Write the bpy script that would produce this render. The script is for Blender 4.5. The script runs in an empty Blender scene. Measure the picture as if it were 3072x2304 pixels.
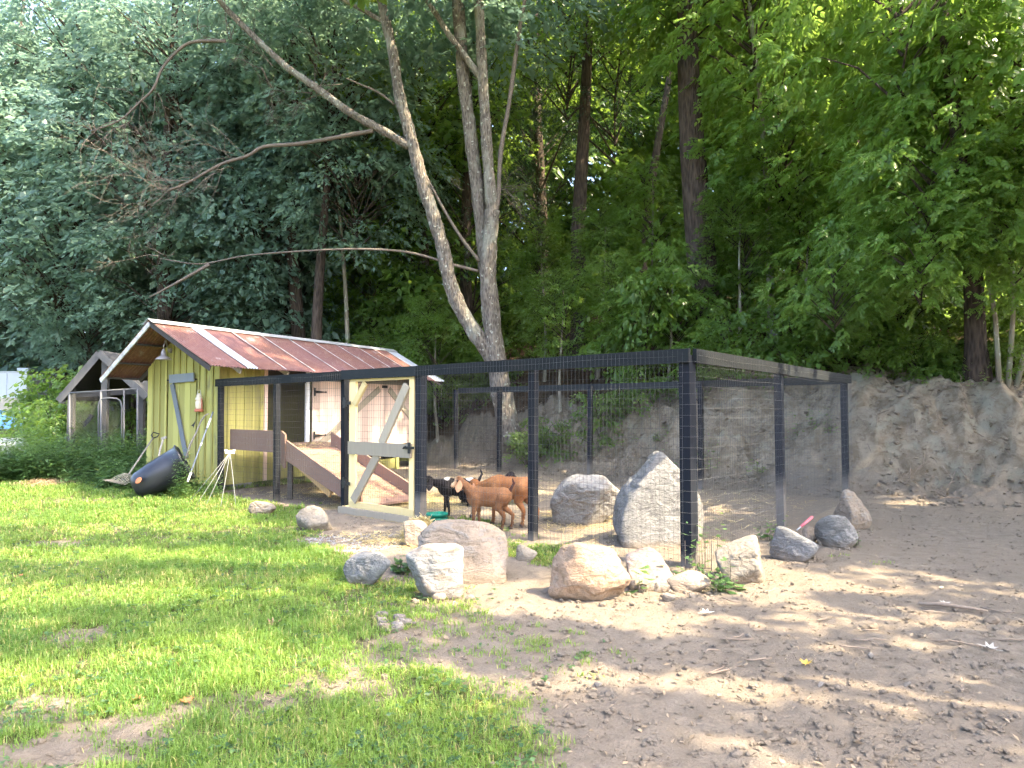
import bpy, math, random
import numpy as np
from mathutils import Vector, Matrix

R = math.radians
rnd = random.Random(7)
sc = bpy.context.scene
COL = sc.collection

# ------------------------------------------------------------------ camera
F = 690.0                      # focal length in pixels of a 1024 wide frame
PITCH = math.atan(26.7 / F)
CAMZ = 1.53
cam_d = bpy.data.cameras.new('camera')
cam_d.sensor_width = 36.0
cam_d.lens = F / 1024 * 36
cam_d.clip_start = 0.05
cam_d.clip_end = 800
cam = bpy.data.objects.new('camera', cam_d)
COL.objects.link(cam)
cam.location = (0, 0, CAMZ)
cam.rotation_euler = (R(90) + PITCH, 0, 0)
sc.camera = cam

# ------------------------------------------------------------------ light
SUN_EL, SUN_AZ = R(51), R(114)            # azimuth clockwise from +Y (the view direction)
w = bpy.data.worlds.new('World')
sc.world = w
w.use_nodes = True
nt = w.node_tree
bg = nt.nodes['Background']
sky = nt.nodes.new('ShaderNodeTexSky')
sky.sky_type = 'NISHITA'
sky.sun_disc = False
sky.sun_elevation = SUN_EL
sky.sun_rotation = SUN_AZ
sky.air_density = 0.8
sky.dust_density = 4.0
sky.ozone_density = 0.4
nt.links.new(sky.outputs[0], bg.inputs[0])
bg.inputs[1].default_value = 0.15
sd = bpy.data.lights.new('sun', 'SUN')
sd.energy = 2.7
sd.angle = R(0.55)
sd.color = (1.0, 0.83, 0.56)
sun = bpy.data.objects.new('sun', sd)
COL.objects.link(sun)
S = Vector((math.sin(SUN_AZ) * math.cos(SUN_EL), math.cos(SUN_AZ) * math.cos(SUN_EL), math.sin(SUN_EL)))
sun.rotation_euler = (-S).to_track_quat('-Z', 'Y').to_euler()
sun.location = S * 60
vs = sc.view_settings
vs.view_transform = 'Standard'
vs.look = 'None'
vs.gamma = 1.0
vs.exposure = 3.15
HAZE = 0.0
cy = sc.cycles
cy.max_bounces = 6
cy.diffuse_bounces = 4
cy.glossy_bounces = 2
cy.transmission_bounces = 3
cy.transparent_max_bounces = 8
cy.sample_clamp_indirect = 6
cy.adaptive_threshold = 0.035
cy.adaptive_min_samples = 16
cy.caustics_reflective = False
cy.caustics_refractive = False

# ------------------------------------------------------------------ numpy noise
def _hash(i, j, k, seed):
    h = (i * 374761393 + j * 668265263 + k * 2147483647 + seed * 1274126177) & 0xFFFFFFFF
    h = ((h ^ (h >> 13)) * 1274126177) & 0xFFFFFFFF
    return ((h ^ (h >> 16)) & 0xFFFF) / 65535.0

def vnoise(x, y, z=None, seed=0):
    x = np.asarray(x, float); y = np.asarray(y, float)
    z = np.zeros_like(x) if z is None else np.asarray(z, float)
    xi, yi, zi = np.floor(x).astype(np.int64), np.floor(y).astype(np.int64), np.floor(z).astype(np.int64)
    fx, fy, fz = x - xi, y - yi, z - zi
    fx, fy, fz = [f * f * (3 - 2 * f) for f in (fx, fy, fz)]
    r = 0
    for a in (0, 1):
        for b in (0, 1):
            for c in (0, 1):
                wgt = (fx if a else 1 - fx) * (fy if b else 1 - fy) * (fz if c else 1 - fz)
                r = r + wgt * _hash(xi + a, yi + b, zi + c, seed)
    return r * 2 - 1

def fbm(x, y, z=None, seed=0, oct=4, gain=0.5):
    r, a, f = 0, 1.0, 1.0
    for o in range(oct):
        r = r + a * vnoise(np.asarray(x) * f, np.asarray(y) * f, None if z is None else np.asarray(z) * f, seed + o * 17)
        a *= gain; f *= 2.03
    return r

def sstep(a, b, x):
    t = np.clip((np.asarray(x, float) - a) / (b - a), 0, 1)
    return t * t * (3 - 2 * t)

# ------------------------------------------------------------------ terrain
FX = [-200, -40, -14, -8, -3, -0.5, 1.9, 5.9, 7.8, 11, 16, 30, 200]
FY = [30, 29, 26, 24.5, 20.8, 18.3, 16.1, 12.45, 11.2, 9.6, 7.4, 3, -40]
HX = [-40, -8, -4, -1, 1.5, 3.5, 6, 8.2, 10, 16]
HH = [0.0, 0.0, 0.3, 0.9, 1.4, 1.9, 2.2, 2.0, 1.9, 2.1]
MX = [-60, -14, -6, 0, 30]
MM = [0.05, 0.16, 0.32, 0.44, 0.44]

def terr(X, Y):
    X = np.asarray(X, float); Y = np.asarray(Y, float)
    s = (Y - np.interp(X, FX, FY)) * 0.76
    s = s + 0.35 * vnoise(X * 0.7, Y * 0.7, seed=3) * sstep(-1, 1, s)
    H = np.interp(X, HX, HH)
    prof = 0.22 * sstep(-0.7, 0.9, s) + 0.78 * sstep(-0.1, 1.9, s)
    z = H * prof + np.interp(X, MX, MM) * 34 * (1 - np.exp(-np.clip(s - 1.8, 0, None) / 34))
    z = z + 0.16 * fbm(X * 0.9, Y * 0.9, seed=11) * sstep(0, 1.0, s)
    rise = sstep(17, 26, Y) * sstep(-9, -15, X) * 0.9
    return z + rise + 0.02 * vnoise(X * 0.5, Y * 0.5, seed=5)

def tz(x, y):
    return float(terr(np.array([x]), np.array([y]))[0])

def ray(px, py):
    cp, sp = math.cos(PITCH), math.sin(PITCH)
    a, b = (px - 512) / F, (384 - py) / F
    return Vector((a, cp - b * sp, sp + b * cp))

def G(px, py, z=0.0):          # a point on level ground
    d = ray(px, py)
    t = (z - CAMZ) / d.z
    return Vector((d.x * t, d.y * t, z))

def A(px, py, Y):              # a point at distance Y
    d = ray(px, py)
    t = Y / d.y
    return Vector((d.x * t, Y, CAMZ + d.z * t))

# ------------------------------------------------------------------ mesh helpers
def np_mesh(name, V, faces, attrs=None, smooth=False):
    """V (n,3); faces: list of (m,k) int arrays; attrs: {name: (n,) float}"""
    me = bpy.data.meshes.new(name)
    V = np.ascontiguousarray(V, dtype=np.float32)
    me.vertices.add(len(V)); me.vertices.foreach_set('co', V.ravel())
    idx, start, off = [], [], 0
    for f in faces:
        f = np.asarray(f, dtype=np.int32)
        if len(f) == 0: continue
        idx.append(f.ravel()); start.append(off + np.arange(len(f), dtype=np.int32) * f.shape[1]); off += f.size
    idx = np.concatenate(idx); start = np.concatenate(start)
    me.loops.add(len(idx)); me.loops.foreach_set('vertex_index', idx)
    me.polygons.add(len(start)); me.polygons.foreach_set('loop_start', start)
    me.update(calc_edges=True)
    if attrs:
        for k, a in attrs.items():
            at = me.attributes.new(k, 'FLOAT', 'POINT')
            at.data.foreach_set('value', np.ascontiguousarray(a, dtype=np.float32))
    me.polygons.foreach_set('use_smooth', np.full(len(start), smooth, dtype=bool))
    return me

BASE = {}

def link(name, me, mat=None, parent=None, loc=None):
    o = bpy.data.objects.new(name, me)
    COL.objects.link(o)
    if mat is not None and me is not None and len(me.materials) == 0:
        me.materials.append(M[mat] if isinstance(mat, str) else mat)
    if parent is not None: o.parent = parent
    if loc is not None: o.location = loc
    return o

def tag(o, label=None, cat=None, group=None, kind=None):
    if label: o['label'] = label
    if cat: o['category'] = cat
    if group: o['group'] = group
    if kind: o['kind'] = kind
    return o

def thing(name, loc, label, cat, group=None):
    o = bpy.data.objects.new(name, None)
    o.empty_display_size = 0.1
    COL.objects.link(o)
    o.location = loc
    BASE[o] = Vector(loc)
    return tag(o, label, cat, group)

class MB:
    def __init__(s): s.v = []; s.f = []
    def add(s, vs, fs):
        o = len(s.v); s.v += [tuple(p) for p in vs]; s.f += [tuple(i + o for i in f) for f in fs]; return s
    def hexa(s, c):   # 8 corners: bottom 0-3, top 4-7
        return s.add(c, [(3, 2, 1, 0), (4, 5, 6, 7), (0, 1, 5, 4), (1, 2, 6, 5), (2, 3, 7, 6), (3, 0, 4, 7)])
    def obox(s, o, a, b, c):   # corner o, edges a,b,c
        o, a, b, c = map(Vector, (o, a, b, c))
        return s.hexa([o, o + a, o + a + b, o + b, o + c, o + a + c, o + a + b + c, o + b + c])
    def beam(s, p, q, wd, ht, side=None):  # a bar from p to q, wd along side, ht along the third axis
        p, q = Vector(p), Vector(q); d = (q - p).normalized()
        if side is None:
            side = d.cross(Vector((0, 0, 1)))
            if side.length < 1e-4: side = Vector((1, 0, 0))
        side = Vector(side); side = (side - d * side.dot(d)).normalized(); up = side.cross(d).normalized()
        o = p - side * wd / 2 - up * ht / 2
        return s.obox(o, side * wd, up * ht, q - p)
    def tube(s, pts, rad, n=6, cap=True):
        pts = [Vector(p) for p in pts]
        if not hasattr(rad, '__len__'): rad = [rad] * len(pts)
        rings = []; ref = None
        for i, p in enumerate(pts):
            d = (pts[min(i + 1, len(pts) - 1)] - pts[max(i - 1, 0)]).normalized()
            if ref is None:
                ref = d.cross(Vector((0.31, 0.2, 1)) if abs(d.z) < 0.9 else Vector((1, 0.1, 0))).normalized()
            ref = (ref - d * ref.dot(d)).normalized(); b = d.cross(ref)
            rings.append([p + (ref * math.cos(2 * math.pi * k / n) + b * math.sin(2 * math.pi * k / n)) * rad[i] for k in range(n)])
        vs = [q for r in rings for q in r]; fs = []
        for i in range(len(pts) - 1):
            for k in range(n):
                a, b2 = i * n + k, i * n + (k + 1) % n
                fs.append((a, b2, b2 + n, a + n))
        if cap: fs.append(tuple(range(n - 1, -1, -1))); fs.append(tuple(range((len(pts) - 1) * n, len(pts) * n)))
        return s.add(vs, fs)
    def lathe(s, c, prof, n=20, axis=(0, 0, 1), x=None):
        c = Vector(c); ax = Vector(axis).normalized()
        x = ax.orthogonal().normalized() if x is None else Vector(x).normalized(); y = ax.cross(x)
        vs, fs = [], []
        for r, h in prof:
            vs += [c + ax * h + (x * math.cos(2 * math.pi * k / n) + y * math.sin(2 * math.pi * k / n)) * r for k in range(n)]
        for i in range(len(prof) - 1):
            for k in range(n):
                a, b = i * n + k, i * n + (k + 1) % n
                fs.append((a, b, b + n, a + n))
        return s.add(vs, fs)
    def build(s, name, mat, parent=None, smooth=False, origin=None, bevel=0):
        base = Vector((0, 0, 0))
        if parent is not None: base = BASE[parent]
        elif origin is not None: base = Vector(origin)
        me = bpy.data.meshes.new(name)
        me.from_pydata([(p[0] - base.x, p[1] - base.y, p[2] - base.z) for p in s.v], [], s.f)
        if smooth: me.polygons.foreach_set('use_smooth', [True] * len(me.polygons))
        o = link(name, me, mat, parent)
        if parent is None: o.location = base
        BASE[o] = base
        return o

# ------------------------------------------------------------------ materials
M = {}
class NT:
    def __init__(s, name):
        s.m = bpy.data.materials.new(name); s.m.use_nodes = True; s.t = s.m.node_tree
        s.b = s.t.nodes['Principled BSDF']; s.out = s.t.nodes['Material Output']; M[name] = s.m
    def n(s, typ, **kw):
        nd = s.t.nodes.new(typ)
        for k, v in kw.items():
            if k.startswith('i_'):
                key = k[2:]; key = int(key) if key.isdigit() else key
                nd.inputs[key].default_value = v
            else: setattr(nd, k, v)
        return nd
    def l(s, a, b): s.t.links.new(a, b)
    def pos(s, scale=(1, 1, 1), obj=False, rot=(0, 0, 0)):
        src = s.n('ShaderNodeTexCoord').outputs['Object'] if obj else s.n('ShaderNodeNewGeometry').outputs['Position']
        mp = s.n('ShaderNodeMapping'); mp.inputs['Scale'].default_value = scale; mp.inputs['Rotation'].default_value = rot
        s.l(src, mp.inputs[0]); return mp.outputs[0]
    def noise(s, scale=5, detail=4, rough=0.55, vec=None, dist=0.0):
        nd = s.n('ShaderNodeTexNoise'); nd.inputs['Scale'].default_value = scale; nd.inputs['Detail'].default_value = detail
        nd.inputs['Roughness'].default_value = rough; nd.inputs['Distortion'].default_value = dist
        if vec is not None: s.l(vec, nd.inputs['Vector'])
        return nd.outputs['Fac']
    def ramp(s, fac, stops):
        nd = s.n('ShaderNodeValToRGB'); cr = nd.color_ramp
        while len(cr.elements) < len(stops): cr.elements.new(0.5)
        for e, (p, c) in zip(cr.elements, stops):
            e.position = p; e.color = (c[0], c[1], c[2], 1) if hasattr(c, '__len__') else (c, c, c, 1)
        s.l(fac, nd.inputs[0]); return nd.outputs[0]
    def mix(s, fac, a, b, mode='MIX'):
        nd = s.n('ShaderNodeMix', data_type='RGBA', blend_type=mode)
        for v, i in ((fac, 0), (a, 6), (b, 7)):
            if hasattr(v, 'is_linked') or hasattr(v, 'links'): s.l(v, nd.inputs[i])
            elif i == 0: nd.inputs[0].default_value = v
            else: nd.inputs[i].default_value = (v[0], v[1], v[2], 1)
        return nd.outputs[2]
    def math(s, op, a, b=0.5):
        nd = s.n('ShaderNodeMath', operation=op)
        for v, i in ((a, 0), (b, 1)):
            if hasattr(v, 'links'): s.l(v, nd.inputs[i])
            else: nd.inputs[i].default_value = v
        return nd.outputs[0]
    def attr(s, name):
        nd = s.n('ShaderNodeAttribute'); nd.attribute_name = name; return nd.outputs['Fac']
    def rand(s): return s.n('ShaderNodeObjectInfo').outputs['Random']
    def bump(s, h, strength=0.5, dist=0.02):
        nd = s.n('ShaderNodeBump'); nd.inputs['Strength'].default_value = strength; nd.inputs['Distance'].default_value = dist
        s.l(h, nd.inputs['Height']); s.l(nd.outputs[0], s.b.inputs['Normal']); return nd
    def fin(s, col, rough=0.8, spec=0.3, metal=0.0):
        if hasattr(col, 'links'): s.l(col, s.b.inputs['Base Color'])
        else: s.b.inputs['Base Color'].default_value = (*col, 1)
        if hasattr(rough, 'links'): s.l(rough, s.b.inputs['Roughness'])
        else: s.b.inputs['Roughness'].default_value = rough
        s.b.inputs['Specular IOR Level'].default_value = spec; s.b.inputs['Metallic'].default_value = metal
        return s.m

def wood(name, c1, c2, wear=None, wearamt=0.55, zgrain=True, rough=0.8, lowwear=None, spec=0.25):
    k = NT(name)
    g = k.noise(1.0, 5, 0.65, k.pos((38, 38, 2.2) if zgrain else (9, 9, 30)))
    big = k.noise(2.3, 3, 0.5, k.pos())
    col = k.mix(g, c1, c2)
    r = k.ramp(k.rand(), [(0, 0.66), (1, 1.2)])
    col = k.mix(1.0, col, r, 'MULTIPLY')
    if wear:
        f = k.ramp(k.math('ADD', k.math('MULTIPLY', g, 0.6), k.math('MULTIPLY', big, 0.5)), [(wearamt, 0), (wearamt + 0.14, 1)])
        col = k.mix(f, col, wear)
    if lowwear:
        z = k.n('ShaderNodeSeparateXYZ'); k.l(k.n('ShaderNodeNewGeometry').outputs['Position'], z.inputs[0])
        f = k.ramp(k.math('ADD', k.math('SUBTRACT', 0.24, z.outputs[2]), k.math('MULTIPLY', k.math('ADD', k.math('MULTIPLY', k.math('POWER', k.rand(), 3.0), 1.1), big), 0.55)), [(0.42, 0), (0.62, 1)])
        col = k.mix(f, col, lowwear)
    k.bump(g, 0.35, 0.008)
    return k.fin(col, rough, spec)

wood('yellow_wood', (0.30, 0.285, 0.085), (0.40, 0.375, 0.13), (0.19, 0.175, 0.10), 0.61)
wood('pine_wood', (0.70, 0.50, 0.40), (0.82, 0.66, 0.56), (0.50, 0.28, 0.17), 0.70)
wood('gate_wood', (0.66, 0.50, 0.22), (0.74, 0.60, 0.32), (0.42, 0.36, 0.26), 0.68)
wood('grey_wood', (0.20, 0.19, 0.17), (0.31, 0.295, 0.265), (0.10, 0.09, 0.08), 0.68)
wood('old_timber', (0.065, 0.066, 0.07), (0.12, 0.12, 0.12), (0.05, 0.05, 0.05), 0.7)
wood('weathered_pine', (0.30, 0.255, 0.19), (0.42, 0.365, 0.28), (0.20, 0.17, 0.13), 0.7)
wood('blue_grey_wood', (0.15, 0.17, 0.20), (0.22, 0.25, 0.28), (0.09, 0.09, 0.10), 0.7)
wood('post_wood', (0.008, 0.010, 0.015), (0.019, 0.022, 0.029), (0.045, 0.040, 0.038), 0.72, lowwear=(0.16, 0.145, 0.13), rough=0.8, spec=0.12)
wood('rail_wood', (0.014, 0.017, 0.020), (0.026, 0.030, 0.032), (0.05, 0.045, 0.042), 0.74, zgrain=False, rough=0.8, spec=0.1)
wood('ramp_wood', (0.165, 0.10, 0.076), (0.225, 0.142, 0.11), (0.13, 0.08, 0.06), 0.72, zgrain=False)
wood('brace_wood', (0.42, 0.26, 0.11), (0.52, 0.34, 0.17))
wood('dark_wood', (0.035, 0.033, 0.035), (0.07, 0.065, 0.06))

k = NT('roof_metal')
n1 = k.noise(2.2, 6, 0.65, k.pos((1, 1, 1)), 0.4); n2 = k.noise(14, 5, 0.7, k.pos()); n3 = k.noise(0.9, 3, 0.5, k.pos())
rust = k.mix(k.ramp(n2, [(0.3, 0), (0.7, 1)]), (0.100, 0.040, 0.030), (0.22, 0.105, 0.070))
rust = k.mix(k.ramp(n3, [(0.35, 0), (0.65, 1)]), rust, (0.155, 0.075, 0.070))
fac = k.ramp(k.math('ADD', k.math('MULTIPLY', n1, 0.8), k.math('MULTIPLY', k.rand(), 0.16)), [(0.57, 1), (0.66, 0)])
col = k.mix(fac, (0.30, 0.27, 0.26), rust)
n5 = k.noise(1.0, 4, 0.7, k.pos((10, 4, 1.2), rot=(0, 0, -0.49)))
col = k.mix(k.ramp(n5, [(0.54, 0), (0.74, 0.45)]), col, (0.30, 0.22, 0.18))
col = k.mix(k.ramp(n5, [(0.26, 0.4), (0.45, 0)]), col, (0.085, 0.04, 0.036))
k.bump(n2, 0.2, 0.004)
k.fin(col, 0.55, 0.5, 0.15)

k = NT('galvanised_metal')
n1 = k.noise(6, 4, 0.6, k.pos()); col = k.mix(n1, (0.36, 0.38, 0.41), (0.62, 0.64, 0.67))
k.fin(col, 0.42, 0.5, 0.45)

k = NT('painted_trim')
n1 = k.noise(9, 5, 0.6, k.pos()); col = k.mix(k.ramp(n1, [(0.4, 0), (0.65, 1)]), (0.52, 0.54, 0.55), (0.30, 0.30, 0.29))
k.fin(col, 0.7)

def plain(name, c, rough=0.5, spec=0.4, metal=0.0, var=0.25, sc_=8.0):
    k = NT(name); n1 = k.noise(sc_, 4, 0.6, k.pos(obj=False))
    c2 = tuple(x * (1 - var) for x in c); c1 = tuple(min(1, x * (1 + var)) for x in c)
    k.bump(n1, 0.15, 0.01)
    return k.fin(k.mix(n1, c2, c1), rough, spec, metal)
plain('wire', (0.085, 0.085, 0.082), 0.55, 0.4, 0.1)
plain('black_metal', (0.012, 0.012, 0.014), 0.5)
plain('black_plastic', (0.016, 0.018, 0.026), 0.33, 0.5)
plain('white_paint', (0.72, 0.74, 0.76), 0.5)
plain('rod_metal', (0.24, 0.25, 0.25), 0.5)
plain('white_panel', (0.70, 0.74, 0.80), 0.4, var=0.06, sc_=1.0)
plain('tin_lamp', (0.42, 0.38, 0.38), 0.4, 0.5, 0.3)
plain('lantern_red', (0.42, 0.13, 0.08), 0.5)
plain('lantern_cream', (0.62, 0.55, 0.42), 0.5)
plain('green_plastic', (0.0, 0.16, 0.10), 0.4)
plain('blue_plastic', (0.05, 0.20, 0.42), 0.4)
plain('blue_tarp', (0.16, 0.36, 0.60), 0.5, var=0.4, sc_=3)
plain('grey_tarp', (0.30, 0.36, 0.46), 0.5, var=0.3)
plain('tan_board', (0.48, 0.42, 0.34), 0.7)
plain('pink_plastic', (0.62, 0.16, 0.19), 0.4)
plain('orange_leaf', (0.36, 0.13, 0.05), 0.7)
plain('brown_leaf', (0.26, 0.16, 0.10), 0.7)
plain('pale_leaf', (0.42, 0.38, 0.33), 0.7)
plain('yellow_leaf', (0.50, 0.33, 0.06), 0.6)
plain('concrete', (0.30, 0.29, 0.28), 0.9)
plain('hay', (0.48, 0.40, 0.20), 0.85, var=0.45, sc_=60)
plain('dry_hay', (0.34, 0.24, 0.13), 0.85, var=0.45, sc_=60)
plain('twig_wood', (0.22, 0.17, 0.13), 0.9, var=0.4, sc_=30)
plain('hoof', (0.03, 0.02, 0.02), 0.5)
plain('eye', (0.01, 0.008, 0.006), 0.15)

def bark(name, c1, c2, lichen=None, vs_=(9, 9, 1.6), bumpd=0.03):
    k = NT(name); p = k.pos(vs_)
    v = k.n('ShaderNodeTexVoronoi'); v.inputs['Scale'].default_value = 2.2; k.l(p, v.inputs[0])
    n1 = k.noise(2.4, 6, 0.7, p); n2 = k.noise(1.6, 4, 0.6, k.pos((1, 1, 0.8)))
    h = k.math('ADD', k.math('MULTIPLY', v.outputs['Distance'], 0.7), k.math('MULTIPLY', n1, 0.6))
    col = k.mix(k.ramp(h, [(0.3, 0), (0.85, 1)]), c1, c2)
    if lichen:
        col = k.mix(k.ramp(n2, [(0.52, 0), (0.62, 0.8)]), col, lichen)
        n4 = k.noise(9, 3, 0.5, k.pos()); col = k.mix(k.ramp(n4, [(0.62, 0), (0.68, 0.8)]), col, (0.42, 0.44, 0.38))
    k.bump(h, 0.8, bumpd)
    return k.fin(col, 0.9, 0.15)
bark('grey_bark', (0.055, 0.047, 0.04), (0.20, 0.178, 0.152), (0.25, 0.25, 0.21), vs_=(11, 11, 3.0), bumpd=0.06)
bark('dark_bark', (0.020, 0.016, 0.014), (0.085, 0.065, 0.052), bumpd=0.05)
bark('light_bark', (0.14, 0.12, 0.09), (0.30, 0.27, 0.21), (0.22, 0.24, 0.18))
bark('twig_bark', (0.075, 0.064, 0.052), (0.17, 0.145, 0.125), vs_=(20, 20, 20), bumpd=0.005)

def leafmat(name, c_dark, c_light, trans=0.42, tcol=None, rough=0.38, extra=None):
    k = NT(name)
    a = k.attr('lv')
    stops = [(0.0, c_dark), (0.8, c_light)]
    if extra: stops = [(0.0, c_dark), (0.72, c_light), (0.965, c_light), (1.0, extra)]
    col = k.ramp(a, stops)
    col = k.mix(1.0, col, k.ramp(k.rand(), [(0, (0.82, 0.86, 0.9)), (1, (1.15, 1.1, 0.95))]), 'MULTIPLY')
    k.fin(col, rough, 0.55)
    tr = k.n('ShaderNodeBsdfTranslucent')
    tc = tcol or tuple(min(1, 1.5 * x) for x in c_light)
    k.l(k.mix(0.55, col, tc), tr.inputs[0])
    mx = k.n('ShaderNodeMixShader'); mx.inputs[0].default_value = trans
    k.l(k.b.outputs[0], mx.inputs[1]); k.l(tr.outputs[0], mx.inputs[2]); k.l(mx.outputs[0], k.out.inputs[0])
    return k.m
leafmat('leaf_maple', (0.045, 0.098, 0.026), (0.105, 0.190, 0.042), 0.52, (0.42, 0.60, 0.08))
leafmat('leaf_oak_hazed', (0.075, 0.145, 0.120), (0.145, 0.235, 0.185), 0.5, (0.38, 0.54, 0.36), extra=(0.20, 0.22, 0.06))  # pale blue green: the haze over the left trees is put into the leaf colour
leafmat('leaf_hickory', (0.062, 0.130, 0.026), (0.135, 0.24, 0.05), 0.5, (0.46, 0.68, 0.12), 0.30, extra=(0.26, 0.25, 0.03))
leafmat('leaf_hemlock', (0.012, 0.034, 0.016), (0.026, 0.060, 0.026), 0.25, (0.05, 0.11, 0.03))
leafmat('leaf_bush', (0.045, 0.100, 0.024), (0.100, 0.185, 0.042), 0.5, (0.40, 0.56, 0.08))
leafmat('leaf_weed', (0.042, 0.095, 0.035), (0.088, 0.165, 0.055), 0.40, (0.18, 0.30, 0.06), extra=(0.30, 0.27, 0.04))
leafmat('grass_blade', (0.070, 0.160, 0.030), (0.175, 0.275, 0.055), 0.42, (0.46, 0.62, 0.10), 0.5, extra=(0.42, 0.36, 0.16))
leafmat('straw', (0.36, 0.28, 0.13), (0.60, 0.50, 0.27), 0.25, (0.6, 0.5, 0.25))

# ground: attributes g (grass), h (hay), f (forest floor), c (clay bank), v (gravel)
k = NT('ground_soil')
P = k.pos()
n1 = k.noise(0.8, 5, 0.6, P); n2 = k.noise(7, 6, 0.65, P); n3 = k.noise(70, 5, 0.75, P); n4 = k.noise(2.6, 4, 0.6, P)
soil = k.mix(k.ramp(n2, [(0.3, 0), (0.7, 1)]), (0.195, 0.160, 0.124), (0.325, 0.277, 0.222))
soil = k.mix(k.ramp(n1, [(0.35, 0), (0.65, 1)]), soil, (0.25, 0.208, 0.163))
soil = k.mix(k.ramp(n3, [(0.35, 0.35), (0.62, 0)]), soil, (0.10, 0.08, 0.065))
n6 = k.noise(3.4, 9, 0.72, P, 0.6)
clay = k.mix(k.ramp(n6, [(0.40, 0), (0.60, 1)]), (0.205, 0.160, 0.112), (0.33, 0.275, 0.205))
clay = k.mix(k.ramp(n4, [(0.52, 0), (0.66, 0.6)]), clay, (0.305, 0.295, 0.23))
clay = k.mix(k.ramp(n2, [(0.56, 0), (0.70, 0.7)]), clay, (0.085, 0.060, 0.042))
lit = k.mix(k.ramp(n2, [(0.3, 0), (0.7, 1)]), (0.035, 0.024, 0.016), (0.11, 0.07, 0.045))
turf = k.mix(n2, (0.07, 0.085, 0.03), (0.14, 0.14, 0.055))
hay = k.mix(k.ramp(n3, [(0.3, 0), (0.7, 1)]), (0.20, 0.155, 0.085), (0.42, 0.34, 0.18))
grav = k.mix(k.ramp(n3, [(0.35, 0), (0.65, 1)]), (0.16, 0.16, 0.17), (0.42, 0.42, 0.43))
def edge(a): return k.ramp(k.math('ADD', k.attr(a), k.math('MULTIPLY', k.math('SUBTRACT', n2, 0.5), 0.5)), [(0.3, 0), (0.7, 1)])
col = k.mix(edge('c'), soil, clay)
col = k.mix(edge('f'), col, lit)
col = k.mix(edge('g'), col, turf)
col = k.mix(edge('h'), col, hay)
col = k.mix(edge('v'), col, grav)
hh = k.math('ADD', k.math('MULTIPLY', n3, 1.1), n2)
k.bump(hh, 0.9, 0.03)
k.fin(col, 0.95, 0.12)

def rockmat(name, c1, c2, c3):
    k = NT(name); P = k.pos(obj=True)
    n1 = k.noise(2.6, 5, 0.6, P, 0.5); n2 = k.noise(22, 5, 0.7, P); n3 = k.noise(5, 7, 0.65, k.pos((1, 1, 2.6), obj=True, rot=(0.4, 0.5, 0)), 1.2)
    col = k.mix(k.ramp(n1, [(0.35, 0), (0.62, 1)]), c1, c2)
    col = k.mix(k.ramp(n3, [(0.52, 0), (0.62, 0.75)]), col, c3)
    col = k.mix(k.ramp(n2, [(0.3, 0.55), (0.5, 0)]), col, tuple(x * 0.45 for x in c1))
    h = k.math('ADD', k.math('MULTIPLY', n2, 0.4), n3)
    n7 = k.noise(2.2, 8, 0.6, P, 2.0)
    crack = k.ramp(k.math('ABSOLUTE', k.math('SUBTRACT', n7, 0.5)), [(0.0, 1), (0.012, 0)])
    col = k.mix(k.math('MULTIPLY', crack, 0.45), col, tuple(x * 0.4 for x in c1))
    z = k.n('ShaderNodeSeparateXYZ'); k.l(k.n('ShaderNodeNewGeometry').outputs['Position'], z.inputs[0])
    soilf = k.ramp(k.math('ADD', z.outputs[2], k.math('MULTIPLY', n2, 0.12)), [(0.06, 0.75), (0.16, 0)])
    col = k.mix(soilf, col, (0.20, 0.155, 0.11))
    k.bump(h, 0.75, 0.05)
    return k.fin(col, 0.88, 0.2)
rockmat('rock_tan', (0.215, 0.172, 0.132), (0.285, 0.232, 0.18), (0.215, 0.20, 0.182))
rockmat('rock_orange', (0.29, 0.195, 0.128), (0.365, 0.262, 0.182), (0.265, 0.21, 0.16))
rockmat('rock_grey', (0.135, 0.133, 0.128), (0.20, 0.195, 0.185), (0.25, 0.24, 0.225))
rockmat('rock_pale', (0.20, 0.195, 0.185), (0.29, 0.28, 0.265), (0.185, 0.145, 0.11))

rockmat('rock_pink', (0.22, 0.175, 0.145), (0.295, 0.24, 0.20), (0.245, 0.23, 0.215))
rockmat('rock_buff', (0.20, 0.172, 0.135), (0.275, 0.24, 0.195), (0.17, 0.16, 0.145))
rockmat('rock_blue', (0.13, 0.132, 0.135), (0.195, 0.196, 0.196), (0.27, 0.26, 0.245))

def furmat(name, c1, c2, head=None, spots=None):
    k = NT(name); P = k.pos(obj=True)
    n1 = k.noise(3.5, 3, 0.6, P); n2 = k.noise(45, 4, 0.7, k.pos((1, 1, 3), obj=True))
    col = k.mix(k.ramp(n1, [(0.35, 0), (0.65, 1)]), c1, c2)
    col = k.mix(k.ramp(n2, [(0.3, 0.5), (0.6, 0)]), col, tuple(x * 0.5 for x in c1))
    if spots:
        v = k.noise(4.2, 2, 0.4, P); col = k.mix(k.ramp(v, [(0.56, 0), (0.60, 1)]), col, spots)
    if head:
        xyz = k.n('ShaderNodeSeparateXYZ'); k.l(k.n('ShaderNodeTexCoord').outputs['Object'], xyz.inputs[0])
        col = k.mix(k.ramp(xyz.outputs[0], [(0.38, 0), (0.44, 1)]), col, head)
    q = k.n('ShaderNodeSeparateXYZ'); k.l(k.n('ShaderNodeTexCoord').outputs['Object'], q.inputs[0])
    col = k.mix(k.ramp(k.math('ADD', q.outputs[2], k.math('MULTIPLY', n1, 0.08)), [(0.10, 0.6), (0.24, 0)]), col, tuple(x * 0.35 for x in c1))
    k.bump(n2, 0.7, 0.015)
    return k.fin(col, 0.85, 0.12)
furmat('fur_brown', (0.19, 0.085, 0.040), (0.40, 0.20, 0.10), head=(0.60, 0.42, 0.26))
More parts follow.
